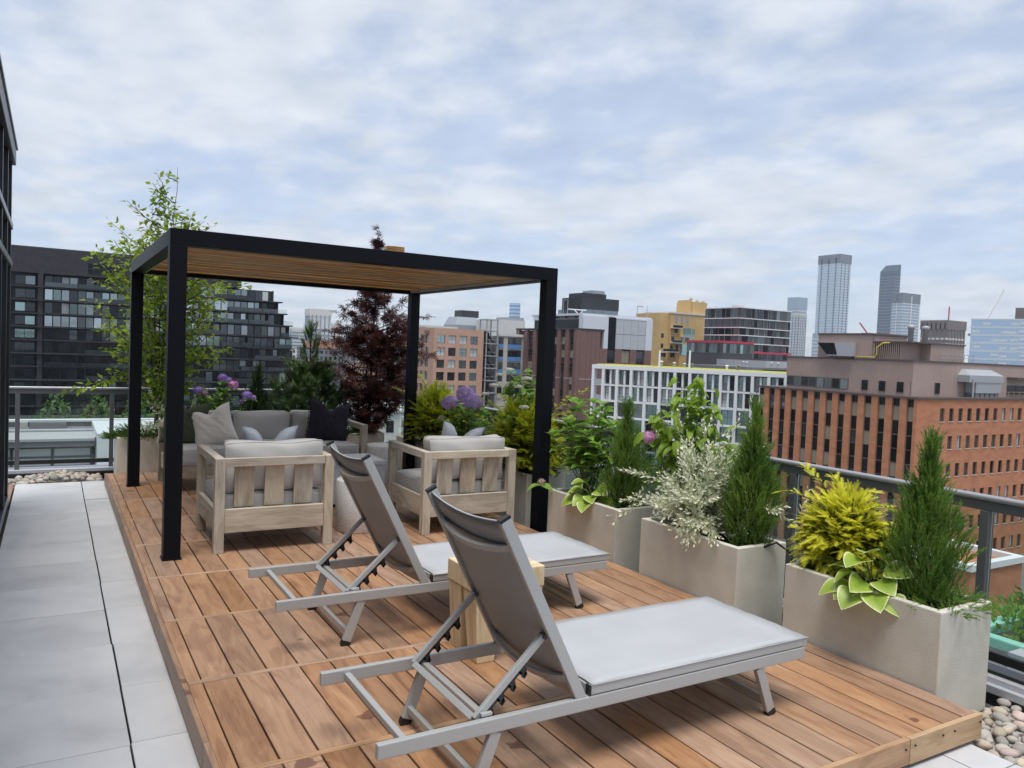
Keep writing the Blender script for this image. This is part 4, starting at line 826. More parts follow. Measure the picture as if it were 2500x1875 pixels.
def hydrangea(label, base, size, nstem, seed, lk, heads, ls=(.09, .15), lean=(0, 0), pairs=4, extra=()):
    r = random.Random(seed); t = thing('hydrangea', label, 'shrub', base); sx_, sy_, h = size; wd = MB()
    def stem(tip, k, s0=.35):
        pts = curve((r.uniform(-.04, .04), r.uniform(-.05, .05), 0), tip, .02, 6, .006, r); wd.tube(pts, [.0055 - .0005 * i for i in range(7)], 5, False)
        for i in range(k):
            u = (s0 + (1 - s0) * (i + .6) / k) * 6; j = min(int(u), 5); p = pts[j].lerp(pts[j + 1], u - j); a = i * 1.57 + r.uniform(-.4, .4)
            for q in (0, math.pi): 
                d = (math.cos(a + q), math.sin(a + q), r.uniform(.1, .6)); placeleaf(r.choice(lv[lk]), t, p, d, r.uniform(*ls) * (1 - .25 * i / k), r)
        for q in range(3): a = q * 2.1 + r.random(); placeleaf(r.choice(lv[lk]), t, pts[-1], (math.cos(a), math.sin(a), .9), r.uniform(*ls) * .62, r)
        return pts[-1]
    for k in range(nstem):
        a = 6.28 * k / nstem + r.uniform(-.3, .3); q = r.uniform(.3, 1.0); stem((lean[0] + sx_ * q * math.cos(a), lean[1] + sy_ * q * math.sin(a), h * (1 - .45 * q * q) * r.uniform(.85, 1.05)), pairs)
    for i, (c, R_, mt) in enumerate(heads):
        c = Vector(c) - Vector(base); wd.tube(curve((c.x * .3, c.y * .3, 0), (c.x, c.y, c.z - R_ * .4), .01, 5, .004, r), .0045, 5, False); head(t, c, R_, mt, seed * 10 + i, 130 if R_ > .05 else 60)
        for q in range(3): a = q * 2.1 + i; placeleaf(r.choice(lv[lk]), t, c + Vector((0, 0, -R_ * .9)), (math.cos(a), math.sin(a), .1), r.uniform(*ls) * .85, r)
    wd.build('stems', 'stem', t, True); return t
hydrangea('large green-leaved hydrangea with few pink heads in the third planter', (4.0, 5.45, .35), (.28, .45, .88), 26, 5, 'hyd', [((3.95, 4.60, .98), .058, 'f_pink'), ((3.94, 5.38, .82), .033, 'f_pink'), ((3.92, 5.02, .79), .028, 'f_cream'), ((3.69, 5.70, .465), .034, 'f_cream')], (.12, .18))
hydrangea('violet and pink hydrangea between the two chartreuse yews', (4.08, 7.85, .35), (.27, .50, .66), 24, 6, 'hyd', [((3.90, 7.99, .975), .098, 'f_mix'), ((3.92, 7.66, 1.095), .10, 'f_mix'), ((3.90, 7.45, 1.03), .105, 'f_mix'), ((3.86, 8.12, .79), .042, 'f_cream')], (.11, .16))
hydrangea('purple hydrangea behind the left half of the sofa', (1.72, 10.16, .35), (.34, .16, .66), 20, 7, 'hyd', [((1.53, 10.08, .955), .058, 'f_purple'), ((1.60, 10.06, .925), .042, 'f_pink'), ((1.81, 10.1, 1.115), .055, 'f_purple'), ((1.88, 10.08, 1.09), .045, 'f_purple'), ((1.93, 10.06, 1.03), .062, 'f_pink')], (.10, .155))
hydrangea('small purple hydrangea beside the dark cedar', (2.08, 10.12, .35), (.14, .08, .46), 6, 8, 'hydd', [((2.10, 10.06, .905), .060, 'f_purple'), ((2.17, 10.05, .875), .040, 'f_purple'), ((2.03, 10.06, .83), .03, 'f_purple')], (.08, .12), pairs=3)
def bush(label, base, size, nst, seed, lk, ls, droop, heads=(), nl=14, name='leafy_shrub'):
    r = random.Random(seed); t = thing(name, label, 'shrub', base); sx_, sy_, h = size; wd = MB()
    for k in range(nst):
        a = 6.28 * k / nst + r.uniform(-.4, .4); q = r.uniform(.15, 1.0); tip = (sx_ * q * math.cos(a), sy_ * q * math.sin(a), h * (1 - .5 * q * q) * r.uniform(.8, 1.04)); pts = curve((r.uniform(-.03, .03), r.uniform(-.03, .03), 0), tip, .02, 7, .012, r); wd.tube(pts, [.006 - .0006 * i for i in range(8)], 5, False)
        for i in range(nl):
            u = (.25 + .75 * (i + r.random()) / nl) * 7; j = min(int(u), 6); p = pts[j].lerp(pts[j + 1], u - j) + Vector((r.gauss(0, .03), r.gauss(0, .03), r.gauss(0, .02))); a2 = r.uniform(0, 6.28); placeleaf(r.choice(lv[lk]), t, p, (math.cos(a2), math.sin(a2), r.uniform(-droop, .45)), r.uniform(*ls), r)
    wd.build('stems', 'stem', t, True)
    for i, (c, R_) in enumerate(heads): head(t, Vector(c) - Vector(base), R_, 'f_white', seed * 7 + i, 70, .3)
    return t
bush('tall light green leafy shrub rising between two planters on the right', (4.12, 4.32, .34), (.22, .46, 1.24), 26, 3, 'dog', (.10, .165), .8, nl=16)
bush('green viburnum with flat white flower heads behind the chartreuse yew', (4.25, 7.02, .35), (.30, .52, 1.10), 30, 4, 'vib', (.10, .145), .4, [((4.1, 7.35, 1.22), .05), ((4.1, 7.05, 1.40), .055), ((4.05, 6.75, 1.24), .045), ((4.06, 6.62, 1.33), .05), ((4.08, 7.2, 1.34), .045), ((4.0, 6.55, 1.05), .05), ((4.05, 7.45, 1.12), .045)], nl=13)
def hosta(label, base, leaves, seed):
    r = random.Random(seed); t = thing('hosta', label, 'plant', base); wd = MB(); ms = [ovate('leaf', 1, w_, .28, c_, 'hosta', 10, True, .018, i) for i, (w_, c_) in enumerate(((.92, .6), (1.0, .8), (.86, .4)))]
    for (az, el, reach, L) in leaves:
        a = rad(az); tip = Vector((reach * math.cos(a), reach * math.sin(a), rad(el) * .15)); wd.tube(curve((0, 0, 0), tip, .03, 4), .005, 5, False); placeleaf(r.choice(ms), t, tip, (math.cos(a), math.sin(a), rad(el) * .45 - .15), L * .80, r, .8, 'leaf', (-.45, -.2))
    wd.build('stems', 'stem', t, True)
hosta('cream-edged hosta in the planter nearest the camera', (3.87, 2.63, .385), [(140, 0, .14, .18), (245, 0, .15, .18), (185, 0, .13, .19), (290, 20, .11, .18), (60, 30, .10, .17), (150, 30, .07, .19), (195, 20, .09, .20), (240, 25, .08, .19), (110, 35, .08, .19), (178, 60, .06, .20), (270, 45, .07, .20), (222, 5, .12, .20), (80, 50, .08, .17), (310, 50, .06, .18), (195, 75, .03, .17), (165, 5, .10, .18)], 4)
hosta('cream-edged hosta in the planter beside the pergola', (3.87, 5.20, .39), [(150, 0, .14, .17), (215, 0, .14, .17), (270, 5, .13, .17), (100, 10, .13, .17), (150, 30, .08, .17), (190, 10, .07, .19), (230, 20, .08, .18), (110, 30, .10, .19), (170, 55, .06, .17), (255, 40, .09, .18), (210, 0, .10, .17), (85, 50, .10, .17), (300, 45, .07, .17), (270, 10, .10, .18), (130, 5, .12, .18)], 7)

# ------------------------------------------------------------------ city
GZ = -27.0
M['ground'] = noisy('city_ground', [(0.3, (0.11, 0.115, 0.11)), (0.55, (0.17, 0.17, 0.165)), (0.75, (0.10, 0.13, 0.075))], 0.012, rough=0.9)
tag(MB().poly([(-7000, -7000, GZ), (7000, -7000, GZ), (7000, 7000, GZ), (-7000, 7000, GZ)], [(0, 1, 2, 3)]).build('ground', 'ground'), kind='structure')
M['g_dark'] = panemat('dark_window', (0.07, 0.08, 0.09)); M['g_mid'] = panemat('grey_window', (0.22, 0.25, 0.27)); M['g_sky'] = panemat('sky_window', (0.40, 0.45, 0.49), .05, .2); M['g_teal'] = panemat('teal_window', (0.24, 0.33, 0.33)); M['g_black'] = panemat('black_window', (0.022, 0.023, 0.026), .12)
M['curtain'] = flat('blind_white', (0.50, 0.54, 0.53), .5); M['blind'] = flat('blind_beige', (0.27, 0.235, 0.17), .5)
M['fr_dark'] = flat('dark_frame', (.035, .037, .04), .5); M['fr_lt'] = flat('light_frame', (.42, .42, .42), .5); M['fr_tan'] = flat('bronze_frame', (.16, .12, .09), .5)
wc = {}
def wmesh(w_, h, mat, fr, nv, nh):
    k = (round(w_, 2), round(h, 2), mat, fr, nv, nh)
    if k not in wc:
        f = MB(); t = .05
        f.box(0, w_, 0, .08, 0, t); f.box(0, w_, 0, .08, h - t, h); f.box(0, t, 0, .08, t, h - t); f.box(w_ - t, w_, 0, .08, t, h - t)
        for i in range(1, nv + 1): x = w_ * i / (nv + 1); f.box(x - t * .5, x + t * .5, 0.005, .08, t, h - t)
        for i in range(1, nh + 1): z = h * i / (nh + 1); f.box(t, w_ - t, 0.008, .08, z - t * .5, z + t * .5)
        wc[k] = (f.mesh('window', fr), MB().box(t, w_ - t, .04, .06, t, h - t).mesh('pane', mat))
    return wc[k]
def window(root, F4, u, z, w_, h, mat, fr='fr_dark', dep=.2, nv=0, nh=0):
    a, b = wmesh(w_, h, mat, fr, nv, nh); o = put('window', a, root, F4 @ T(u, dep, z)); put('pane', b, o); return o
def pwall(F4, W_, z0, z1, cols, rows, th=.3, mb=None):
    """wall with openings at cols x rows; F4 maps (along, inward, up) to the building"""
    m = mb or MB(); e = 0
    for (a, b) in cols:
        if a > e: m.box(e, a, 0, th, z0, z1, F4)
        zz_ = z0
        for (c, d) in rows: m.box(a, b, 0, th, zz_, c, F4); zz_ = d
        m.box(a, b, 0, th, zz_, z1, F4); e = b
    m.box(e, W_, 0, th, z0, z1, F4); return m
SIDE = lambda D_: Matrix.Translation((0, D_, 0)) @ RZ(rad(-90))      # the -x face, running from the far end towards the near corner
I4 = Matrix.Identity(4)

# dark condominium block on the left: stepped terraces on its right end
M['dk_wall'] = noisy('charcoal_brick', [(.3, (.028, .028, .033)), (.7, (.042, .042, .049))], 1.2, rough=.8); M['dk_wall2'] = flat('graphite_panel', (.062, .064, .074), .6)
rb = random.Random(3)
M['blue'] = flat('blue_panel', (.10, .26, .55), .5); M['beige'] = flat('beige_concrete', (.50, .48, .43), .8); M['steel'] = flat('galvanised_steel', (.40, .42, .44), .5, .3); M['white'] = flat('white_render', (.74, .75, .76), .7); M['whiteb'] = noisy('off_white_render', [(.3, (.60, .60, .58)), (.7, (.66, .66, .64))], .3, rough=.8)
YD = 200.0; kd = YD / 150
dk = thing('apartment_block', 'charcoal brick apartment block with stepped balconies at left', 'building', (-10.5, YD, GZ)); X0, SH = -10.5, 2.9; top = 1.6 + 13.5 * kd - GZ
ztops = [1.6 + (v - 1.6) * kd - GZ for v in (11.25, 8.75, 6.35, 3.75, 1.45)]       # stepped end
xend = [v * kd - X0 for v in (36.0, 36.9, 38.0, 39.1, 39.7)]
flz = [1.6 + (8.9 - 1.6) * kd - GZ - SH * k for k in range(0, 12)]                     # floor levels downward
body = MB(); xe = 39.7 - X0
body.box(0, xe, 2.2, 30, flz[0] + 2.9, top, None)
MB().box(-.2, xe + .2, 1.8, 30.2, top, top + .35).build('coping', 'dk_wall2', dk)
body.box(0, xe, 0.0, 2.25, flz[0] + SH - .1, top, None)
bays = []; x = 2.0
sl_ = MB()
for i, z in enumerate(flz):
    xr = xend[0] if i == 0 else xend[min(i, 4)]
    sl_.box(0, xr + (1.7 if i < 4 else 0), -.5 - .3 * (i % 2), 3, z - .28, z)
    body.box(0, 7.5 if i % 2 else 6.9, 1.4, 3, z, z + SH - .28); body.box(xe, xr - .4, 2.0, 28, z, z + SH - .28)
body.box(7.6, 8.6, -.2, 2.6, flz[11], flz[0] + SH)
body.box(0, xe, 2.6, 30, 0, flz[0] + 2.9)
body.build('wall', 'dk_wall', dk); sl_.build('floor_slabs', 'dk_wall', dk)
for i, z in enumerate(flz):
    xr = (xend[0] if i == 0 else xend[min(i, 4)]) - .5; x = 8.9; n_ = 0
    while x < xr - 1.0:
        bay = min(rb.choice((4.8, 6.4, 6.4, 8.0)), xr - x); apt = rb.choice((['g_mid', 'g_sky', 'g_mid', 'g_dark'], ['g_dark', 'g_mid', 'g_dark'], ['g_sky', 'g_mid', 'g_teal', 'g_dark'], ['g_black', 'g_dark'])) if i < 5 else rb.choice((['g_black', 'g_dark'], ['g_dark', 'g_black', 'g_mid'], ['g_black']))
        deep = rb.random() < .45; q = x
        while q < x + bay - 1.2:
            window(dk, I4, q, z + .04, 1.5, SH - .55, 'curtain' if rb.random() < .04 else rb.choice(apt), dep=1.5 if deep else .45); q += 1.6
        if deep:
            MB().box(x, x + bay - .2, -.62, -.58, z + .02, z + .95).build('balcony_glass', 'g_dark', dk)
            if rb.random() < .5: a = x + rb.uniform(.5, 2.5); MB().box(a, a + rb.uniform(.8, 1.8), -.3, .2, z, z + .5).build('balcony_seat', 'curtain', dk)
        MB().box(x + bay - .14, x + bay - .02, -.1, 2.5, z, z + SH - .29).build('pier', 'dk_wall', dk) if rb.random() < .6 else None
        x += bay
    if 0 < i < 5: MB().box(xr - .2, xr + 2.1, -.45, -.42, z + .02, z + 1.05).build('balcony_glass', 'railglass', dk)
for k, (a, mt) in enumerate(((0.6, 'g_mid'), (3.4, 'g_dark'), (5.2, 'g_mid'))):
    for i, z in enumerate(flz[:9]): window(dk, I4, a, z + .25, 1.9, 1.9, rb.choice([mt, 'g_dark', 'g_teal']), dep=1.1)
window(dk, I4, 19.4 + X0 * -0 - 2.4, top - 5.0, 7.4, 2.6, 'g_black', 'dk_wall2', -.05, 5, 1)
# planted courtyard roof below it
ct = thing('courtyard_hedge', 'planted green courtyard below the charcoal apartment block', 'shrub', (6, 170, -16.5)); r = random.Random(3); rg = np.random.default_rng(3)
P = np.stack([rg.uniform(-9, 16, 1500), rg.uniform(-6, 6, 1500), rg.uniform(0, 1, 1500)], 1); P[:, 2] *= 4.2 + 2.6 * np.sin(P[:, 0] * .9); V, Fc = scatter(*LEAF5, P, frames(rg.normal(size=(1500, 3)), rg), rg.uniform(.5, 1.1, 1500)); put('foliage', npmesh('foliage', V, Fc, 'l_hydd'), ct)
M['cr_lt'] = flat('light_concrete', (.44, .45, .44), .8); M['cr_dk'] = flat('dark_roof', (.07, .08, .075), 1.0, spec=0.0)
pd = MB().box(-34, 40, 0, 38, 0, 10.3).build('podium', 'cr_dk', None, mx=T(0, 160, GZ)); tag(pd, 'dark flat podium roof in front of the charcoal apartment block', 'podium')
# low grey neighbour right behind the railing
M['gr_a'] = flat('grey_parapet', (.18, .185, .195), .8); M['gr_b'] = flat('light_roof', (.40, .41, .43), .8, spec=.1); M['gr_c'] = flat('cream_strip', (.60, .56, .46), .8); M['gr_w'] = flat('white_panel', (.66, .70, .72), .5)
ng = thing('office_wing', 'low grey roofed office wing with window band beyond the far railing', 'building', (-26, 60, GZ)); zy = lambda z, y=0: 1.6 + (z - 1.6) * (60 + y) / 24 - GZ
MB().box(0, 35, 9, 10.2, 0, zy(-.79, 9)).build('upper_wall', 'gr_a', ng); MB().box(0, 35.2, 8.8, 9.8, zy(-.79, 9), zy(-.74, 9)).build('coping', 'gr_w', ng); MB().box(0, 35, 8.7, 8.98, zy(-.985, 9), zy(-.935, 9)).build('cream_strip', 'gr_c', ng)
for x in (6, 15, 24): MB().box(x, x + .5, 8.66, 8.99, zy(-.98, 9), zy(-.79, 9)).build('downpipe', 'beige', ng)
MB().box(0, 28.8, 1.65, 8.69, zy(-1.25, 1.6), zy(-1.24, 1.6) + .05).build('roof', 'gr_b', ng); MB().box(0, 28.8, 5.4, 8.68, zy(-1.24, 1.6) + .06, zy(-1.05, 5.4)).build('step_wall', 'gr_a', ng); MB().box(0, 28.8, 5.3, 5.9, zy(-1.05, 5.4) + .01, zy(-1.03, 5.4) + .06).build('coping', 'gr_b', ng)
MB().box(0, 28.6, .8, 1.6, zy(-1.47, .8), zy(-1.32, .8)).build('fascia', 'gr_a', ng); MB().box(0, 28.6, .7, 1.64, zy(-1.315, .8), zy(-1.25, .8)).build('coping', 'gr_b', ng); MB().box(28.7, 35, -.5, 8.6, 0, zy(-1.11, 0)).build('white_wing', 'gr_w', ng); MB().box(0, 28.7, 3.0, 9, 0, zy(-1.47, 1)).build('lower_wall', 'gr_a', ng)
for k in range(10):
    for j in range(2): window(ng, I4, 5.0 + k * 2.35, zy(-1.47, 1.5) - .66 * (j + 1), 2.25, .60, 'curtain' if k > 6 else ('g_mid', 'g_teal')[k % 2], 'gr_a', 1.5)
for k, x in enumerate((16.0, 24.6)): MB().box(x, x + 2.4, 7.4, 8.6, zy(-1.05, 5.4), zy(-1.05, 5.4) + .45).build('roof_box', 'gr_a', ng)
zz0 = lambda z: z - GZ
# salmon office block
M['salm'] = noisy('salmon_brick', [(.3, (.46, .275, .20)), (.7, (.53, .33, .245))], .6, rough=.85)
so_ = thing('office_block', 'salmon brick office block with square windows right of the back pergola post', 'building', (89.5, 195, GZ)); zz0 = lambda z: z - GZ
cols_ = [(1.0 + 3.37 * k, 3.3 + 3.37 * k) for k in range(4)]; rows_ = [(zz0(-22.4), zz0(-20)), (zz0(-18.9), zz0(-16.5)), (zz0(-15.5), zz0(-13.1)), (zz0(-11), zz0(-8.7)), (zz0(-7.44), zz0(-5.13)), (zz0(-4.0), zz0(-1.75)), (zz0(-.69), zz0(1.61)), (zz0(2.74), zz0(5.04))]
pwall(I4, 15.3, 0, zz0(6.9), cols_, rows_, .4).build('front_wall', 'salm', so_)
SF = SIDE(24); cs = [(24 - 3.4 - 3.2 * k - 2.3, 24 - 3.4 - 3.2 * k) for k in range(6)][::-1]; pwall(SF, 23.58, 0, zz0(6.9) - .01, [(a, b) for a, b in cs if a > 0], rows_, .4).build('side_wall', 'salm', so_)
MB().box(.42, 15.3, .42, 24, 0, zz0(6.7)).build('core', 'fr_dark', so_)
for (a, b) in cols_:
    for (c, d) in rows_[2:]: window(so_, I4, a, c, b - a, d - c, rb.choice(['g_teal', 'g_mid', 'g_dark', 'g_teal', 'curtain']), 'fr_dark', .25, 1, 1)
for (a, b) in cs:
    if a > 8:
        for (c, d) in rows_[3:]: window(so_, SF, a, c, b - a, d - c, 'g_teal', 'fr_dark', .25, 1, 1)
# open steel stair tower and blue panelled block
pass
st_ = thing('stair_tower', 'open steel frame stair tower beside the salmon office block', 'tower', (105.6, 195, GZ)); 
for (x, y) in ((0, 0), (3.5, 0), (0, 4), (3.5, 4)): MB().box(x, x + .3, y, y + .3, 0, zz0(10.2)).build('column', 'steel', st_)
for z in (10.2, 7.0, 3.4, -.1, -3.6, -7.1, -10.6): MB().box(-.1, 3.9, -.1, 4.4, zz0(z) - .3, zz0(z) - .02).build('landing', 'steel', st_)
for z in (7.0, 3.4, -.1, -3.6, -7.1):
    MB().bar((.3, 2, zz0(z)), (3.5, 2, zz0(z) - 3.4), 1.2, .2).build('stair_flight', 'fr_dark', st_); MB().box(0.1, 3.7, -.05, .05, zz0(z) + .9, zz0(z) + 1.0).build('handrail', 'steel', st_)
MB().box(.4, 3.4, 4.5, 5, 0, zz0(6.5)).build('back_wall', 'fr_dark', st_)
bl = thing('office_block', 'beige block with bright blue panels behind the right pergola post', 'building', (110.3, 196, GZ))
MB().box(0, 16, .3, 18, 0, zz0(5.6)).build('wall', 'beige', bl); MB().box(-.2, 16, 0, .6, zz0(5.6), zz0(6.3)).build('cornice', 'whiteb', bl)
for k in range(5):
    z = 3.3 - 3.6 * k
    for j, (a, b) in enumerate(((.1, 1.6), (3.1, 7.6), (9, 13))): MB().box(a, b, .05, .31, zz0(z) - 1.2, zz0(z) - .02).build('blue_panel', 'blue' if k < 3 else 'beige', bl); window(bl, I4, a, zz0(z) + .02, b - a, 1.9, ('g_mid', 'g_dark', 'g_teal')[k % 3], 'fr_dark', .1, 1)
# roofs behind the salmon block
rf = thing('mansard_tower', 'grey metal-roofed stair tower above the salmon office block', 'building', (131.5, 268, GZ)); M['zinc'] = flat('zinc_sheet', (.36, .39, .42), .45, .4)
MB().poly([(0, 0, 0), (11, 0, 0), (11, 10, 0), (0, 10, 0), (0, 0, zz0(10.5)), (11, 0, zz0(10.5)), (11, 10, zz0(10.5)), (0, 10, zz0(10.5)), (1.6, 1.6, zz0(13.6)), (9.6, 1.6, zz0(13.6)), (9.6, 9, zz0(13.6)), (1.6, 9, zz0(13.6))], [(0, 1, 5, 4), (1, 2, 6, 5), (2, 3, 7, 6), (3, 0, 4, 7), (4, 5, 9, 8), (5, 6, 10, 9), (6, 7, 11, 10), (7, 4, 8, 11), (8, 9, 10, 11)]).build('roof', 'zinc', rf)
MB().box(3.5, 11, 2, 8, zz0(13.61), zz0(16.2)).build('plant_room', 'fr_dark', rf)
for k in range(3): window(rf, I4, 1 + 3.3 * k, zz0(6.5), 2, 2, 'g_mid', 'fr_lt', -.05)
wb_ = thing('white_block', 'plain white block beside the grey metal-roofed tower', 'building', (139.5, 254, GZ)); MB().box(0, 14.5, 0, 12, 0, zz0(12.8)).build('wall', 'whiteb', wb_); MB().box(8, 14.5, 1, 11, zz0(12.82), zz0(14)).build('roof_screen', 'zinc', wb_)
w2 = thing('white_block', 'low white penthouse just behind the salmon office roof', 'building', (112, 262, GZ)); MB().box(0, 17, 0, 10, 0, zz0(8.6)).build('wall', 'white', w2); MB().box(-.6, 17.5, -.6, 10, zz0(8.61), zz0(9.4)).build('roof', 'whiteb', w2)
# brown office block with fins, silver upper storeys and black rooftop box
M['brn'] = noisy('brown_granite', [(.3, (.155, .083, .075)), (.7, (.21, .118, .105))], 3.0, rough=.55); M['brn_d'] = noisy('dark_brown_panel', [(.3, (.055, .028, .027)), (.7, (.085, .045, .042))], 2.0, rough=.5); M['silv'] = noisy('silver_louvre', [(.3, (.40, .42, .45)), (.7, (.48, .50, .53))], 2.0, stretch=(.1, 1, 14), rough=.5); M['lt_grey'] = flat('pale_metal_panel', (.62, .65, .70), .5, .1); M['blk'] = flat('black_cladding', (.022, .026, .033), .5)
bx, by = 118.22, 168.83
bo = thing('office_block', 'brown granite office block with vertical fins and silver upper storeys', 'building', (bx, by, GZ)); DL = 31.0; SB = SIDE(DL); zt_ = zz0(7.8)
MB().box(.9, 25.5, .9, DL - .2, 0, zt_ - .3).build('core', 'brn_d', bo)
MB().box(-.15, 9.0, -.15, DL + .2, zt_ - .02, zt_ + .35).build('coping', 'fr_dark', bo)
fins = [199.8, 195.2, 190.4, 185.6, 181.8, 178.0, 174.0]
MB().box(0, 1.35 + 0.0, -0.0, 1.2, 0, zt_ - .03, SB @ T(DL - 1.2, 0, 0)).build('corner_pier', 'brn', bo)
for y in fins: o_ = MB().box(0, 1.7, 0, .95, 0, zt_ - .03, SB @ T(DL - (y - by), 0, 0)).build('fin', 'brn', bo); MB().box(-.01, 1.71, -.03, .9, zz0(-5.3), zz0(-5.1), SB @ T(DL - (y - by), 0, 0)).build('joint_band', 'gr_b', o_)
for i, y in enumerate(fins):
    u0 = DL - (y - by) + 1.72; u1 = (DL - (fins[i + 1] - by) - .02) if i + 1 < len(fins) else DL - 1.25
    for k in range(7): window(bo, SB, u0, zz0(3.79) - 3.52 * k, u1 - u0, 2.0, rb.choice(['blind', 'blind', 'g_dark', 'g_black']), 'fr_tan', .55, 0, 1)
MB().box(1.36, 3.45, 0, .9, 0, zt_ - .04).build('panel', 'brn', bo)
for k, (a, b) in enumerate(((3.5, 4.9), (4.95, 6.35), (6.4, 7.8), (7.85, 10.3))): MB().box(a, b, .0, .9, 0, (zt_ - .04) if b < 9 else zz0(3.1)).build('panel', 'brn', bo)
MB().box(1.3, 25.5, -.04, .89, zz0(-5.3), zz0(-5.12)).build('joint_band', 'gr_b', bo)
for (a, b) in ((13.0, 15.2), (18.1, 20.3), (23.2, 25.5)): MB().box(a, b, 0, .9, 0, zz0(3.1)).build('panel', 'brn', bo)
for (a, b) in ((10.35, 12.95), (15.25, 18.05), (20.35, 23.15)):
    for k in range(6): window(bo, I4, a, zz0(-.7) - 3.52 * k, b - a, 3.4, rb.choice(['blind', 'g_dark', 'g_black']), 'fr_tan', .4, 1, 0)
up = MB(); up.box(2.0, 10.3, .02, 2, zt_ + .36, zz0(11.6)); up.box(8.9, 10.3, .0, 2, zz0(3.12), zt_ + .36); MB().box(10.35, 12.9, .15, 2, zz0(3.0), zz0(11.5)).build('dark_glass_strip', 'g_black', bo)
up.box(23.3, 25.6, 0, 2, zz0(3.12), zz0(11.8)); up.box(2.0, 25.6, .6, 26, zz0(11.62), zz0(12.2)); up.box(12.95, 25.6, .05, 12, zz0(11.2), zz0(11.6)); up.box(6, 6.4, 3, 31, zz0(10.9), zz0(12.2)); up.build('pale_cladding', 'lt_grey', bo)
for i in range(4):
    for j in range(2): MB().box(13.0 + i * 2.57, 15.5 + i * 2.57, .1, 2, zz0(3.15) + j * 4.05, zz0(7.1) + j * 4.05).build('louvre_panel', 'silv', bo)
MB().box(6.2, 10, 3.2, 31, zt_ + .3, zz0(10.85)).build('dark_glazing', 'g_black', bo); MB().box(5.9, 8.9, 2.9, 31.2, zz0(10.86), zz0(12.3)).build('pale_band', 'lt_grey', bo)
MB().box(8.3, 8.7, .13, .5, zt_ + .36, zz0(11.5)).build('dark_glass_strip', 'g_black', bo)
pb = MB().box(10, 22.9, 12.1, 22.2, zz0(14.1), zz0(17.4)).build('rooftop_box', 'blk', bo); fm = MB()
for k in range(14): fm.box(9.85, 10.0, 12.2 + k * .75, 12.34 + k * .75, zz0(12.4), zz0(17.4))
fm.build('box_fins', 'fr_dark', pb); MB().box(10.1, 22.8, 12.2, 24.4, zz0(12.2), zz0(14.08)).build('box_glazing', 'g_sky', bo); MB().box(10.7, 18.9, 13, 20, zz0(17.41), zz0(18.7)).build('upper_box', 'blk', bo); MB().box(15.5, 19.8, 15, 20, zz0(18.72), zz0(19.8)).build('cooling_screen', 'zinc', bo)
for k in range(6): MB().bar((6.0, 4 + 4.6 * k, zz0(11.6)), (5.2, 4 + 4.6 * k, zz0(11.5)), .5, .45).build('floodlight', 'blk', bo)
for (x, y, h) in ((9.3, 20.5, 4.6), (9.3, 18.3, 4.6), (21.5, 2, 3.2), (25, 2, 3.4)): MB().tube([(x, y, zz0(12.2)), (x, y, zz0(12.2) + h)], .09, 5).build('antenna_mast', 'steel', bo)
MB().bar((9.3, 20.5, zz0(16.8)), (9.3, 18.3, zz0(16.8)), .12, .12).build('antenna_arm', 'steel', bo); MB().bar((21.5, 2, zz0(15.3)), (23.6, 2, zz0(15.2)), .12, .25).build('antenna_arm', 'steel', bo)
for (y, z) in ((3.0, zz0(9.9)), (10, zz0(13.4))):
    q = MB(); q.bar((2, y - 2.6, z), (8, y - 2.6, z), .25, .25); q.bar((4, y - 2.6, z), (6, y - 2.6, z - 1.6), .18, .18); q.bar((7, y - 2.6, z), (5.5, y - 2.6, z - 1.7), .18, .18); q.build('davit_arm', 'white', bo)
# yellow apartment block
M['yel'] = noisy('ochre_render', [(.3, (.54, .36, .15)), (.7, (.61, .42, .19))], .25, rough=.85)
yl = thing('apartment_block', 'ochre yellow apartment block with square stair tower', 'building', (207.5, 236.4, GZ))
MB().box(3, 31, 0, 18, 0, zz0(18.8)).build('wall', 'yel', yl); MB().box(-1.5, 3.01, 1.2, 16, 0, zz0(18.75)).build('bay', 'yel', yl); MB().box(2.8, 31, -.3, 17, zz0(18.82), zz0(19.4)).build('coping', 'whiteb', yl); MB().box(16.5, 24, 2, 12, zz0(19.42), zz0(24.3)).build('stair_tower', 'yel', yl); MB().box(15.2, 16.48, 3, 10, zz0(18.0), zz0(25)).build('stair_tower', 'yel', yl)
for k in range(3): MB().lathe([(.6, 0), (.7, .5), (.5, 1.2), (.05, 1.5)], 12).build('roof_dome', 'beige', yl, True, mx=T(16.8 + 3.4 * k, 4, zz0(24.3) if k else zz0(25)))
for k in range(3): window(yl, I4, 5.2 + 2.9 * k, zz0(14.8), 1.4, 3.2, 'zinc', 'fr_lt', -.06)
for (x, z, w_, h) in ((9.6, 10.8, 4.4, 2.6), (5.2, 11.2, 1.7, 1.9), (3.6, 8.0, 1.6, 1.8), (9.5, 7.6, 1.6, 2.0), (3.2, 4.6, 1.5, 1.7), (6.2, 4.5, 2.2, 1.9), (13, 7.7, 2.0, 1.9), (-.6, 5, 1.4, 1.8), (-.6, 9, 1.4, 1.8), (-.8, 1.5, 3.2, 1.6), (3.6, 1.5, 2.2, 1.6), (6.6, 4.3, 2, 1.5), (14.2, 11.4, 2, 1.8)): window(yl, I4, x, zz0(z), w_, h, rb.choice(['g_mid', 'g_teal', 'g_dark']), 'fr_lt', -.06 if x > 2.9 else 1.14, 1)
MB().box(7.4, 14, -1.2, 0, 0, zz0(7.6)).build('lower_bay', 'yel', yl); MB().box(7.4, 13.9, -1.26, -1.21, zz0(2.4), zz0(6.8)).build('glazed_bay', 'g_teal', yl)
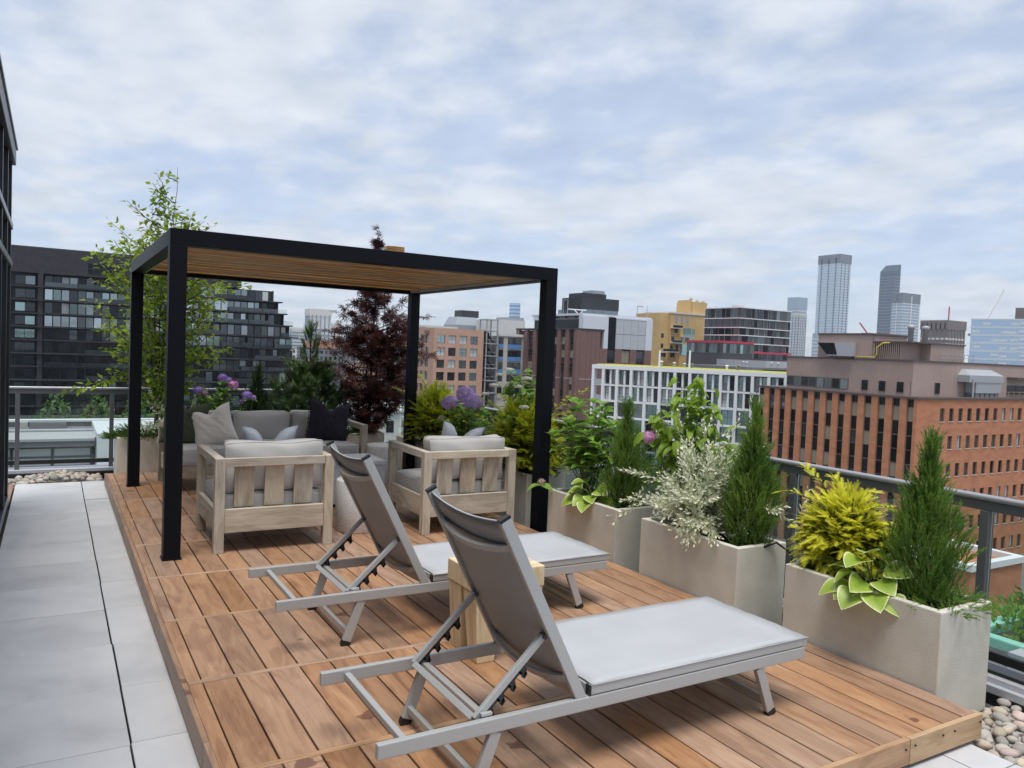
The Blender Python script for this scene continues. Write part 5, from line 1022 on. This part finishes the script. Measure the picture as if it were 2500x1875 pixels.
for (x, z, w_) in ((3, 7.3, 5), (-1.5, 3.7, 8), (8.6, 9.9, 6), (3, 13.2, 5)): MB().box(x, x + w_, -1.6, -.02, zz0(z) - .25, zz0(z)).build('balcony', 'whiteb', yl); MB().box(x, x + w_, -1.6, -1.55, zz0(z), zz0(z) + 1).build('balcony_rail', 'g_teal', yl)
# dark glass block with a red ribbon
M['red'] = flat('red_panel', (.50, .035, .07), .5); M['dgl'] = flat('mauve_dark_spandrel', (.085, .075, .085), .25, .3)
dg = thing('apartment_block', 'dark glass apartment block wrapped by a red ribbon', 'building', (208, 197.9, GZ)); zs = [20.07, 16.35, 13.05, 10.33, 7.47, 4.62, 2.0]; SD = SIDE(17.4)
MB().box(.25, 26.2, .25, 17.4, 0, zz0(19.9)).build('core', 'dgl', dg)
for z in zs[:5]: MB().box(-.2, 26.4, -.2, 17.6, zz0(z) - .22, zz0(z) + .05).build('slab_edge', 'white', dg)
for i in range(6):
    for (F4, W_) in ((I4, 26.2), (SD, 17.2)):
        x = .3
        while x < W_ - .8:
            w_ = min(rb.choice((1.2, 1.9, 2.6, 3.2)), W_ - x); window(dg, F4, x, zz0(zs[i + 1]) + .06, w_ - .1, zs[i] - zs[i + 1] - .3, rb.choice(['g_dark', 'g_black', 'dgl', 'dgl', 'g_dark', 'g_mid' if rb.random() < .3 else 'g_dark']), 'fr_lt' if rb.random() < .5 else 'dgl', .12); x += w_
wg = MB().box(-14.8, -.25, -7, 10, 0, zz0(7.0)).build('lower_wing', 'dgl', dg); MB().box(-15, -.2, -7.2, 10.2, zz0(7.02), zz0(7.75)).build('red_ribbon', 'red', dg); MB().box(-.8, .05, -.9, -.22, zz0(4.0), zz0(7.75)).build('red_ribbon', 'red', dg); MB().box(.06, 26.5, -.9, -.22, zz0(4.0), zz0(4.65)).build('red_ribbon', 'red', dg)
for k in range(9): window(dg, I4, -14.6 + k * 1.6, zz0(3.6), 1.5, 3.2, ('g_mid', 'g_dark', 'g_teal')[k % 3], 'gr_a', -7.15)
for k in range(9): window(dg, Matrix.Translation((-14.8, 10, 0)) @ RZ(rad(-90)), .3 + k * 1.8, zz0(3.6), 1.7, 3.2, ('g_mid', 'g_teal', 'g_dark')[k % 3], 'gr_a', -.12)
MB().box(5, 8, 6, 9, zz0(20.1), zz0(21.2)).build('roof_unit', 'beige', dg)
for k in range(4): MB().box(-7 + 3 * k + 6, -6.9 + 3 * k + 6, 14, 14.1, zz0(20), zz0(21.1)).build('roof_rail', 'steel', dg)
lr = thing('flat_roof', 'grey flat roofs with vents between white and dark glass blocks', 'building', (150, 138, GZ)); MB().box(-2, 40, 0, 22, 0, zz0(-.1)).build('wall', 'gr_a', lr); MB().box(14, 44, 8, 26, 0, zz0(1.6)).build('upper_wall', 'gr_b', lr); MB().box(4, 30, -.4, -.02, zz0(-2.6), zz0(-.6)).build('dark_band', 'blk', lr)
for k in range(6): MB().lathe([(.3, 0), (.3, 1.0), (.45, 1.1), (.1, 1.4)], 8).build('roof_vent', 'steel', lr, mx=T(rb.uniform(0, 34), rb.uniform(2, 7), zz0(-.1)))
# white gridded apartment block, turned away from the street grid
wt = thing('apartment_block', 'white gridded apartment block with deep window bays behind the planters', 'building', (95.2, 129.6, GZ), rad(-55.9)); ztw = zz0(-.55); SHW = 3.24
bays_ = [0.0, 2.15] + [2.15 + 2.92 * k for k in range(1, 13)]
for i, b in enumerate(bays_): MB().box(b, b + .55, -.6, 1.2, 0, ztw - .8).build('pier', 'white', wt)
WW = bays_[-1] + .55
MB().box(0, WW, -.62, 11, ztw - .8, ztw).build('roof_frame', 'white', wt); MB().box(2.75, WW, .75, 11, 0, ztw - .82).build('core', 'white', wt); MB().box(.5, WW, 1, 10.8, ztw + .005, ztw + .15).build('green_roof', 'l_gold', wt)
for k in range(7):
    z = ztw - .82 - SHW * (k + 1)
    MB().box(.0, WW, -.25 if k < 2 else -.55, 1.0, z - .12, z + .22 if k != 1 else z + .3).build('floor_band', 'white', wt)
    for i in range(1, len(bays_) - 1):
        a = bays_[i] + .6; b = bays_[i + 1] - .05
        if k < 2:
            h = (b - a) / 2; MB().box(a + h - .18, a + h + .18, -.2, .74, z + .31, z + SHW - .15).build('inner_pier', 'white', wt)
            for q in range(2): window(wt, I4, a + q * (h + .19), z + .32, h - .2, SHW - .5, rb.choice(['g_dark', 'g_mid', 'g_teal', 'curtain', 'g_dark', 'g_teal']), 'fr_dark', .45, 0, 1)
        else: window(wt, I4, a, z + .24, b - a, SHW - .4, rb.choice(['g_dark', 'g_teal', 'g_teal', 'g_mid', 'g_black']), 'fr_dark', .4, 1, 1)
        if (i + k) % 3 == 0 and k: MB().box(a, b, -.5, -.44, z + .3, z + 1.25).build('balcony_glass', M['railglass'], wt)
    MB().box(.56, 2.14, -.4, -.35, z + .25, z + 1.2).build('balcony_rail', 'steel', wt)
for k in range(7): q = rb.uniform(.25, .55); MB().lathe([(q * .6, 0), (q * .6, q * 1.6), (q, q * 1.7), (q * .4, q * 2.2)], 8).build('roof_vent', ('steel', 'gr_a', 'white')[k % 3], wt, mx=T(rb.uniform(10, 34), rb.uniform(2, 8), ztw + .15))
for (x, h) in ((13, 3.4), (19, 3.6)): MB().box(x, x + .3, 2, 2.3, ztw, ztw + h).build('davit_post', 'white', wt)
# brick office with corrugated penthouse
M['brk'] = noisy('orange_brick', [(.3, (.40, .165, .085)), (.5, (.465, .20, .106)), (.7, (.52, .235, .128))], .5, stretch=(1, 1, 2.5), rough=.9, bump=.15, bscale=9, bdist=.03, detail=9); M['cor'] = noisy('mauve_brown_cladding', [(.3, (.35, .258, .228)), (.7, (.41, .308, .275))], .2, rough=.6); M['cap'] = flat('brown_flashing', (.10, .075, .068), .6)
BX, BY, BT = 101.95, 64.08, zz0(-2.8); BL = 28.2; BW = 46
bk = thing('office_block', 'orange brick office block with dark window strips and corrugated penthouse', 'building', (BX, BY, GZ)); SK = SIDE(BL)
MB().box(.5, BW, .5, BL - .2, 0, BT - .05).build('core', 'fr_tan', bk); MB().box(-.18, BW, -.18, BL + .1, BT, BT + .28).build('parapet_cap', 'cap', bk)
wcol = [92.01 - 2.2 * k for k in range(13)]
for i, y in enumerate(wcol):
    u = BL - (y - BY); 
    if i + 1 < len(wcol): MB().box(u + 1.18, u + 2.2, 0.003, .62, 0, BT - .01, SK).build('brick_pier', 'brk', bk)
    for k in range(7):
        z = BT - 1.15 - 3.98 * k
        window(bk, SK, u + .02, z, 1.14, 1.1 if k == 0 else 2.0, 'g_black', 'fr_tan', .3); zb_ = z - (2.0 if k < 6 else 1.5)
        window(bk, SK, u + .02, zb_, 1.14, 1.96, rb.choice(['g_black', 'g_dark', 'blind', 'g_dark'] if k else ['blind', 'blind', 'g_dark']), 'fr_tan', .3)
MB().box(BL - .36, BL - .005, 0.003, .62, 0, BT - .01, SK).build('brick_pier', 'brk', bk)
cc = [(5.45 + 2.27 * k, 6.55 + 2.27 * k) for k in range(17)]; rr = sorted([(zz0(-5.9) - 3.95 * k, zz0(-4.05) - 3.95 * k) for k in range(6)])
pwall(T(.0, 0, 0), BW, 0, BT - .01, cc, rr, .48).build('brick_wall', 'brk', bk)
for (a, b) in cc:
    for (c, d) in rr: window(bk, I4, a + .01, c + .01, b - a - .02, d - c - .02, rb.choice(['g_teal', 'g_mid', 'curtain', 'g_dark']), 'fr_dark', .2, 1)
sill = MB(); [sill.box(a - .08, b + .08, -.07, .19, c - .12, c) for (a, b) in cc for (c, d) in rr]; sill.build('sills', 'beige', bk)
def corr(F4, L, z0, z1, p=.32, d=.07):
    v = []; n = int(L / p); 
    for i in range(n):
        x = i * p; v += [(x, 0), (x + p * .3, 0), (x + p * .42, d), (x + p * .88, d)]
    v.append((n * p, 0)); vs = [tuple(F4 @ Vector((x, y, z))) for z in (z0, z1) for x, y in v]; k = len(v); m = MB(); m.poly(vs, [(i, i + 1, k + i + 1, k + i) for i in range(k - 1)]); return m
P3 = Matrix.Translation((3, 2.82, 0)); zp = zz0(2.33); SP = P3 @ SIDE(22.1)
MB().box(3.1, BW, 2.92, 24.8, BT, zp - .02).build('penthouse_core', 'cor', bk)
corr(SP @ T(0, 0, 0), 22.1, zz0(-.6), zp).build('cladding', 'cor', bk); corr(SP @ T(11.9, -.004, 0), 10.2, BT, zz0(-.6)).build('cladding', 'cor', bk)
MB().box(3.02, 13.3, 2.82, 2.915, BT, zp).build('end_panel', 'cor', bk); MB().box(13.33, BW, 2.80, 2.91, BT, zp).build('end_panel', 'cor', bk); MB().box(2.9, BW, 2.7, 25.1, zp, zp + .25).build('penthouse_cap', 'cap', bk)
for k in range(8): window(bk, SP, .2 + 1.45 * k, zz0(-2.2), 1.38, 1.55, rb.choice(['blind', 'g_mid', 'g_dark']), 'fr_tan', -.05)
for y in (74.9, 72.05, 69.2): window(bk, SP, 22.1 - (y - 66.9) - .0, zz0(-2.15), 1.1, 1.55, 'g_black', 'fr_tan', -.08)
window(bk, P3, 5.4, zz0(-2.2), 1.25, 1.65, 'g_black', 'fr_tan', -.1); window(bk, P3, 24.7, zz0(-2.3), 5, 1.6, 'g_dark', 'fr_dark', -.1, 1)
MB().box(27.5, 33, 1.2, 2.8, zz0(.3), zz0(.6)).build('awning', 'cap', bk)
U3 = Matrix.Translation((3.0, 4.0, 0)); MB().box(3.1, 11, 9.2, 19, zp + .2, zz0(6.1)).build('upper_penthouse', 'cor', bk); corr(Matrix.Translation((3.02, 19, 0)) @ RZ(rad(-90)), 9.8, zp + .2, zz0(6.1)).build('cladding', 'cor', bk); MB().box(2.9, 11.2, 9.0, 19.1, zz0(6.1), zz0(6.35)).build('penthouse_cap', 'cap', bk)
MB().box(7.9, 16.2, 3.4, 9.1, zp + .2, zz0(5.0)).build('upper_penthouse', 'cor', bk); MB().box(3.0, 8.0, 5.0, 9.15, zp + .2, zz0(5.0)).build('upper_penthouse', 'cor', bk); corr(Matrix.Translation((2.93, 9.1, 0)) @ RZ(rad(-90)), 4.2, zp + .2, zz0(5.0)).build('cladding', 'cor', bk); MB().box(2.8, 16.4, 3.2, 9.3, zz0(5.0), zz0(5.2)).build('penthouse_cap', 'cap', bk)
ah = MB(); ah.poly([(2.2, 12.2, zp + .5), (4.6, 12.2, zp + .5), (4.6, 18.6, zp + .5), (2.2, 16.6, zp + .5), (2.2, 12.2, zp + 2.6), (4.6, 12.2, zp + 2.6), (4.6, 18.6, zp + 2.6), (2.2, 18.6, zp + 2.6)], [(0, 3, 2, 1), (4, 5, 6, 7), (0, 1, 5, 4), (1, 2, 6, 5), (2, 3, 7, 6), (3, 0, 4, 7)]); ah.build('air_handler', 'gr_b', bk); MB().poly([(2.15, 16.7, zp + .7), (2.15, 18.5, zp + 2.5), (2.15, 15.4, zp + 2.5), (2.15, 14.8, zp + .7)], [(0, 1, 2, 3)]).build('intake_hood', 'g_black', bk); MB().box(2.3, 4.5, 12.4, 16, zp + .25, zp + .5).build('unit_base', 'cap', bk)
M['ypipe'] = flat('yellow_pipe', (.62, .46, .08), .5); MB().tube([(2.6, 11.8, zp + .45), (2.6, 8.6, zp + .45), (2.6, 8.4, zp + .9), (2.6, 8.4, zp + 1.9), (2.6, 7.4, zp + 2.6), (2.6, 6.4, zp + 2.6)], .11, 7).build('gas_pipe', 'ypipe', bk, True)
for (x, y) in ((9.0, 11.2), (12.0, 10.8)): MB().lathe([(.38, 0), (.38, 2.9), (.52, 2.95), (.52, 3.4), (.3, 3.5)], 12).build('exhaust_stack', 'steel', bk, True, mx=T(x - 1, y - 4.5, zz0(4.3)))
du_ = MB(); du_.box(14.0, 23.2, 1.0, 2.79, zz0(-.3), zz0(.7)); du_.poly([(14.0, 1.0, zz0(.71)), (23.2, 1.0, zz0(.71)), (23.2, 2.79, zz0(.71)), (14, 2.79, zz0(.71)), (15, 2.3, zz0(1.6)), (22, 2.3, zz0(1.6)), (22, 2.79, zz0(1.6)), (15, 2.79, zz0(1.6))], [(0, 1, 5, 4), (1, 2, 6, 5), (2, 3, 7, 6), (3, 0, 4, 7), (4, 5, 6, 7)]); du_.box(16.0, 22.8, 1.1, 2.7, zz0(-1.9), zz0(-.3)); du_.build('duct_hood', 'steel', bk)
for k in range(5): MB().box(16.2 + 1.3 * k, 17.2 + 1.3 * k, 1.2, 2.6, BT + .28, zz0(-1.91)).build('duct_leg', 'gr_a', bk)
MB().tube([(14.9, .9, BT + .3), (14.9, .9, zz0(.2))], .14, 7).build('roof_pipe', 'steel', bk); hr = MB()
for k in range(8): hr.box(6.6 + 1.2 * k + 3, 6.66 + 1.2 * k + 3, 2.9, 2.96, zp + .25, zp + 1.35)
hr.box(9.6, 18.1, 2.9, 2.96, zp + 1.3, zp + 1.37); hr.box(9.6, 18.1, 2.9, 2.96, zp + .8, zp + .86); hr.build('roof_rail', 'steel', bk)
hr = MB(); [hr.box(22 + 1.5 * k, 22.06 + 1.5 * k, .3, .36, BT + .28, BT + 1.2) for k in range(12)]; hr.box(22, 39, .3, .36, BT + 1.15, BT + 1.21); hr.box(22, 39, .3, .36, BT + .7, BT + .75); hr.build('roof_rail', 'ipe_x', bk)
# low brick annex and copper-coped roofs near street level
M['cop'] = noisy('verdigris_copper', [(.3, (.22, .50, .40)), (.7, (.30, .60, .49))], 1.5, rough=.7); M['tar'] = noisy('tar_roof', [(.3, (.055, .05, .048)), (.7, (.12, .112, .105))], .4, rough=.9)
an = thing('annex', 'small brick annex with white coping in front of the orange brick block', 'building', (73.5, 40, GZ)); MB().box(0, 9, 0, 7, 0, zz0(-17.1)).build('wall', 'brk', an)
for a in ((-.2, 9.2, -.2, .6), (-.2, 9.2, 6.6, 7.2), (-.2, .6, .6, 6.6), (8.4, 9.2, .6, 6.6)): MB().box(*a, zz0(-17.1), zz0(-16.5)).build('coping', 'white', an)
cp = thing('brick_rowhouse', 'flat-roofed brick row house edged with verdigris copper coping', 'building', (40, 12, GZ)); MB().box(0, 26, 0, 16.5, 0, zz0(-16.2)).build('wall', 'brk', cp); MB().box(.6, 25.4, .6, 15.9, zz0(-16.2), zz0(-16.05)).build('roof', 'tar', cp)
for a in ((-.3, 26.3, 15.9, 16.9), (-.3, 26.3, 7.6, 8.3), (-.3, .6, .0, 15.9), (12, 12.8, 8.3, 15.9)): MB().box(*a, zz0(-16.19), zz0(-15.4)).build('coping', 'cop', cp, bevel=.1)
for (x, y) in ((4, 5), (9, 11), (16, 4), (20, 12)): MB().box(x, x + 1.4, y, y + 1.2, zz0(-16.05), zz0(-15)).build('roof_unit', 'gr_b', cp)
def citytree(label, x, y, z, h, R_, seed, mat='l_jun'):
    r = random.Random(seed); rg = np.random.default_rng(seed); t = thing('street_tree', label, 'tree', (x, y, z), 0, 'street trees'); MB().tube([(0, 0, 0), (.1, 0, h * .5), (0, .1, h * .8)], [h * .03, h * .02, h * .008], 6).build('trunk', 'bark', t, True); n = 1100
    c = rg.normal(size=(16, 3)); c /= np.linalg.norm(c, axis=1, keepdims=True); c = c * R_ * .62 * rg.uniform(.4, 1, (16, 1)) + (0, 0, h * .68); k = rg.integers(0, 16, n); d = rg.normal(size=(n, 3)); d /= np.linalg.norm(d, axis=1, keepdims=True); P = c[k] + d * R_ * .42 * rg.uniform(.6, 1.05, (n, 1)) * np.array([1, 1, .8]); V, Fc = scatter(*LEAF5, P, frames(d + rg.normal(size=(n, 3)) * .5, rg), rg.uniform(.7, 1.2, n) * R_ * .17); put('crown', npmesh('crown', V, Fc, mat), t)
citytree('leafy street tree at the lower right, in front of the brick block', 57.5, 26.5, GZ, 14.5, 4.2, 1)
citytree('leafy street tree just right of the white-coped annex', 70, 32, GZ, 11.5, 3.6, 2)
# towers on the skyline
def tower(label, px, D_, w1, w2, z1, body_, band, fl, crown=None, rz=0, nband=True, name='tower', vb=0, side=None, cut=None):
    t = thing(name, label, 'tower', (px[0], px[1], GZ), rz); H_ = z1 - GZ; m = MB()
    if cut: m.poly([(0, 0, 0), (w1, 0, 0), (w1, w2, 0), (0, w2, 0), (0, 0, H_ - cut), (w1, 0, H_), (w1, w2, H_), (0, w2, H_ - cut)], [(0, 3, 2, 1), (4, 5, 6, 7), (0, 1, 5, 4), (1, 2, 6, 5), (2, 3, 7, 6), (3, 0, 4, 7)])
    else: m.box(0, w1, 0, w2, 0, H_)
    m.build('shaft', body_, t)
    if nband:
        b = MB(); n = int(H_ / fl); d = .012 * w1
        for k in range(1, n - (2 if crown else 0) - (int(cut / fl) + 1 if cut else 0)): b.box(-d, w1 + d, -d, w2 + d, k * fl, k * fl + fl * .36)
        tag(b.build('floor_bands', band, t), kind='stuff')
    if vb:
        b = MB(); 
        for k in range(vb): x = w1 * (k + .5) / vb; b.box(x - w1 * .02, x + w1 * .02, -.02 * w1, .01, 0, H_ * .97); y = w2 * (k + .5) / vb; b.box(-.02 * w1, .01, y - w2 * .02, y + w2 * .02, 0, H_ * .97)
        tag(b.build('pilasters', side or band, t), kind='stuff')
    if crown: MB().box(-.02 * w1, w1 * 1.02, -.02 * w2, w2 * 1.02, H_ - crown[0], H_ + crown[1]).build('crown', crown[2], t)
    return t
M['tw_gl'] = panemat('tower_glass', (.34, .40, .46), .15, .2); M['tw_dk'] = panemat('tower_dark_glass', (.15, .19, .24), .12, .15); M['tw_bd'] = flat('tower_slab', (.60, .63, .66), .6); M['tw_pan'] = flat('tower_crown', (.22, .25, .29), .5, .3); M['tw_lt'] = flat('tower_pale', (.62, .61, .58), .7); M['tw_gr'] = flat('office_taupe', (.19, .165, .16), .7); M['tw_bl'] = panemat('blue_glass', (.30, .42, .58), .12, .15); M['tw_ir'] = panemat('office_blue_glass', (.40, .50, .62), .08, .3, .08)
tower('tallest glass condominium tower on the right skyline', (1125, 857), 1300, 28.5, 42, 184, 'tw_gl', 'tw_bd', 4.4, (15, 0, 'tw_pan'), 0, vb=3, side='tw_dk')
tower('dark glass tower with slanted top on the skyline', (1436, 965), 1550, 17, 33, 204, 'tw_dk', 'tw_pan', 6, None, 0, cut=14)
tower('pale balconied tower in front of the slant-topped tower', (888, 585), 950, 35, 13.5, 91, 'tw_gl', 'tw_bd', 3.6, (12, 0, 'tw_pan'), 0, vb=1, side='white')
tower('slim pale tower left of the tallest tower', (1230, 1025), 1500, 26, 24, 126, 'tw_gl', 'tw_bd', 6, (22, 0, 'tw_gl'))
tower('grey stepped tower below the slim pale tower', (1193, 987), 1450, 18, 27, 92, 'tw_lt', 'tw_gl', 5, None, vb=4, side='tw_dk')
tower('low glass tower at the foot of the tallest tower', (852, 662), 1000, 32, 22, 40, 'tw_gl', 'tw_bd', 4.5, None)
tower('white apartment slab below the tallest tower', (603, 459), 700, 58, 15, 28, 'tw_lt', 'g_dark', 3.0, None, vb=8, side='tw_lt', name='apartment_slab')
tower('glass podium hall between skyline towers', (880, 623), 980, 50, 10, 42, 'g_teal', 'tw_bd', 5, None)
tower('distant blue glass tower left of the right pergola post', (964, 1645), 1900, 17.5, 22, 117, 'tw_bl', 'tw_gl', 9, None)
gbt = tower('taupe office tower with pale window bands on the right skyline', (591, 351), 600, 24.3, 21.4, 38.5, 'tw_gr', 'tw_lt', 4.2, (7, 0, 'tw_gr'), vb=6, side='tw_gr', name='office_tower'); MB().tube([(4, 2, 38.5 - GZ), (4, 2, 49 - GZ)], .5, 6).build('mast', 'red', gbt)
gr_ = tower('broad pale blue glass office block at the right edge', (404.4, 228), 400, 64, 40, 27.5, 'tw_ir', 'tw_bd', 4.0, None, nband=False, name='office_block'); gr_.rotation_euler.z = rad(-68)
b = MB(); [b.box(-.2, 64, -.2, 40, 27.5 - GZ - 4.0 * k - .7, 27.5 - GZ - 4.0 * k) for k in range(9)]; b.build('spandrel_bands', 'tw_bd', gr_); MB().box(18, 60, 8, 36, 27.5 - GZ, 33.5 - GZ).build('plant_room', 'tw_gr', gr_)
for k in range(8):
    for j in range(14):
        if rb.random() < .42: MB().box(0, 3.2, -.12, .02, 0, 1.3).build('pale_panel', 'tw_bd', gr_, mx=T(.5 + 4 * j + rb.random(), 0, 27.5 - GZ - 4.0 * k - 2.6 - rb.random()))  # plain pale panels scattered at random over the facade
tower('light grey panelled tower behind the sofa between pine and maple', (254.6, 897), 900, 25, 20, 35.5, 'tw_lt', 'tw_gl', 6, (4, 4.5, 'tw_lt'), vb=5, side='tw_bl')
tower('cream office tower beside the light grey panelled tower', (215.5, 687), 700, 9, 5, 19.2, 'tw_lt', 'tw_gr', 3.4, None, vb=4, side='tw_lt')
tower('red-orange brick apartment block in the distance behind the pine', (160, 545), 560, 17, 30, 2.2, 'brk', 'brk', 3.2, None, vb=6, side='salm', name='apartment_block')
tower('pale balconied apartment block in the distance left of the maple', (180, 526), 540, 14, 12, 4.0, 'g_teal', 'white', 3.2, None, name='apartment_block')
tower('grey slab tower low on the horizon behind the stepped balconies', (215.6, 826), 820, 14, 7, 16, 'tw_lt', 'tw_gl', 3.4, None, vb=6, side='tw_gl')
tower('hazy slab tower behind the ochre block', (590, 700), 900, 11, 6, 52, 'tw_gl', 'tw_bd', 4, None)
cr_ = thing('tower_crane', 'white construction crane leaning over the right skyline', 'crane', (720, 400, GZ)); MB().box(-.9, .9, -.9, .9, 0, 58).build('mast', 'white', cr_); MB().bar((0, 0, 58), (20, -10, 102), 1.4, 1.4).build('jib', 'white', cr_); MB().bar((0, 0, 58), (-7, 4, 60), 2, 2).build('counter_jib', 'tw_pan', cr_)
cr_ = thing('tower_crane', 'red construction crane between the skyline towers', 'crane', (1010, 700, GZ)); MB().box(-1, 1, -1, 1, 0, 55).build('mast', 'red', cr_); MB().bar((0, 0, 55), (-22, 14, 88), 1.6, 1.6).build('jib', 'red', cr_); MB().bar((0, 0, 55), (16, -10, 76), 1.6, 1.6).build('jib', 'red', cr_)
# low city between and behind: houses and trees one by one
rc = random.Random(12)
for (lab, x, y, w_, l_, zt_, k, rk) in (
        ('long pale grey low-rise block glimpsed through the lower maple branches', 76.5, 206, 16, 15, -9, 'gr_b', 'gr_b'),
        ('white low-rise block with flat roof right of the stepped charcoal terraces', 47, 230, 9, 14, -3, 'whiteb', 'cr_lt'),
        ('cream low-rise block behind the pine below the red-orange brick block', 74, 300, 15, 14, -6, 'beige', 'gr_b'),
        ('grey mid-rise block with dark roof left of the maple crown', 120, 430, 22, 16, -2, 'gr_a', 'tar'),
        ('salmon low-rise block seen through the middle of the maple', 92, 260, 14, 12, -5, 'salm', 'cr_lt'),
        ('taupe low-rise block between the maple and the salmon office', 112, 330, 18, 14, 0.5, 'tw_gr', 'gr_b'),
        ('brick low-rise block below the light grey panelled tower', 138, 484, 22, 14, -9, 'brk', 'gr_b'),
        ('white mid-rise block on the horizon beside the brick low-rise block', 118, 500, 16, 14, -3, 'whiteb', 'gr_b')):
    t = thing('low_building', lab, 'building', (x, y, GZ), 0, 'low-rise buildings in the middle distance'); h = zt_ - GZ
    MB().box(0, w_, 0, l_, 0, h).build('wall', k, t); MB().box(-.2, w_ + .2, -.2, l_ + .2, h, h + .5).build('roof', rk, t)
    for f_ in range(4):
        for q in range(int(w_ / 2.6)): window(t, I4, .7 + q * 2.6, h - 2.7 - f_ * 3.2, 1.4, 1.7, rc.choice(['g_dark', 'g_mid', 'g_teal']), 'fr_dark', -.06)
wh = thing('mill_building', 'white building with rows of small windows seen below the red maple', 'building', (37, 118, GZ)); MB().box(0, 20, 0, 16, 0, zz0(-9.2)).build('wall', 'whiteb', wh); MB().box(-.4, 20.4, -.4, 16.4, zz0(-9.2), zz0(-8.7)).build('cornice', 'white', wh)
for k in range(7):
    for j in range(3): window(wh, I4, 1.2 + 2.7 * k, zz0(-12.4) - 3.4 * j, 1.3, 1.9, 'g_dark', 'fr_dark', -.06, 1, 1)
citytree('leafy street tree in front of the white gridded block, left', 75, 100, GZ, 11, 4, 28, 'l_hyd')
citytree('leafy street tree in front of the white gridded block, right', 88, 100, GZ, 12, 4.3, 29, 'l_hyd')
citytree('leafy street tree left of the white building below the maple', 31, 112, GZ, 16, 5.5, 21, 'l_hyd')
citytree('leafy street tree right of the white building below the maple', 60, 108, GZ, 12, 4.5, 23, 'l_hyd')
# ------------------------------------------------------------------ haze over the city
hm = bpy.data.materials.new('haze_air'); hm.use_nodes = True; hn = hm.node_tree; hn.nodes.clear()
hv = hn.nodes.new('ShaderNodeVolumePrincipled'); hv.inputs['Color'].default_value = (.80, .88, 1.0, 1); hv.inputs['Density'].default_value = .00010; hv.inputs['Anisotropy'].default_value = 0.0
hn.links.new(hv.outputs[0], hn.nodes.new('ShaderNodeOutputMaterial').inputs['Volume'])
tag(MB().box(-2500, 2500, -400, 2600, GZ - 1, 215).build('haze', hm), kind='stuff')
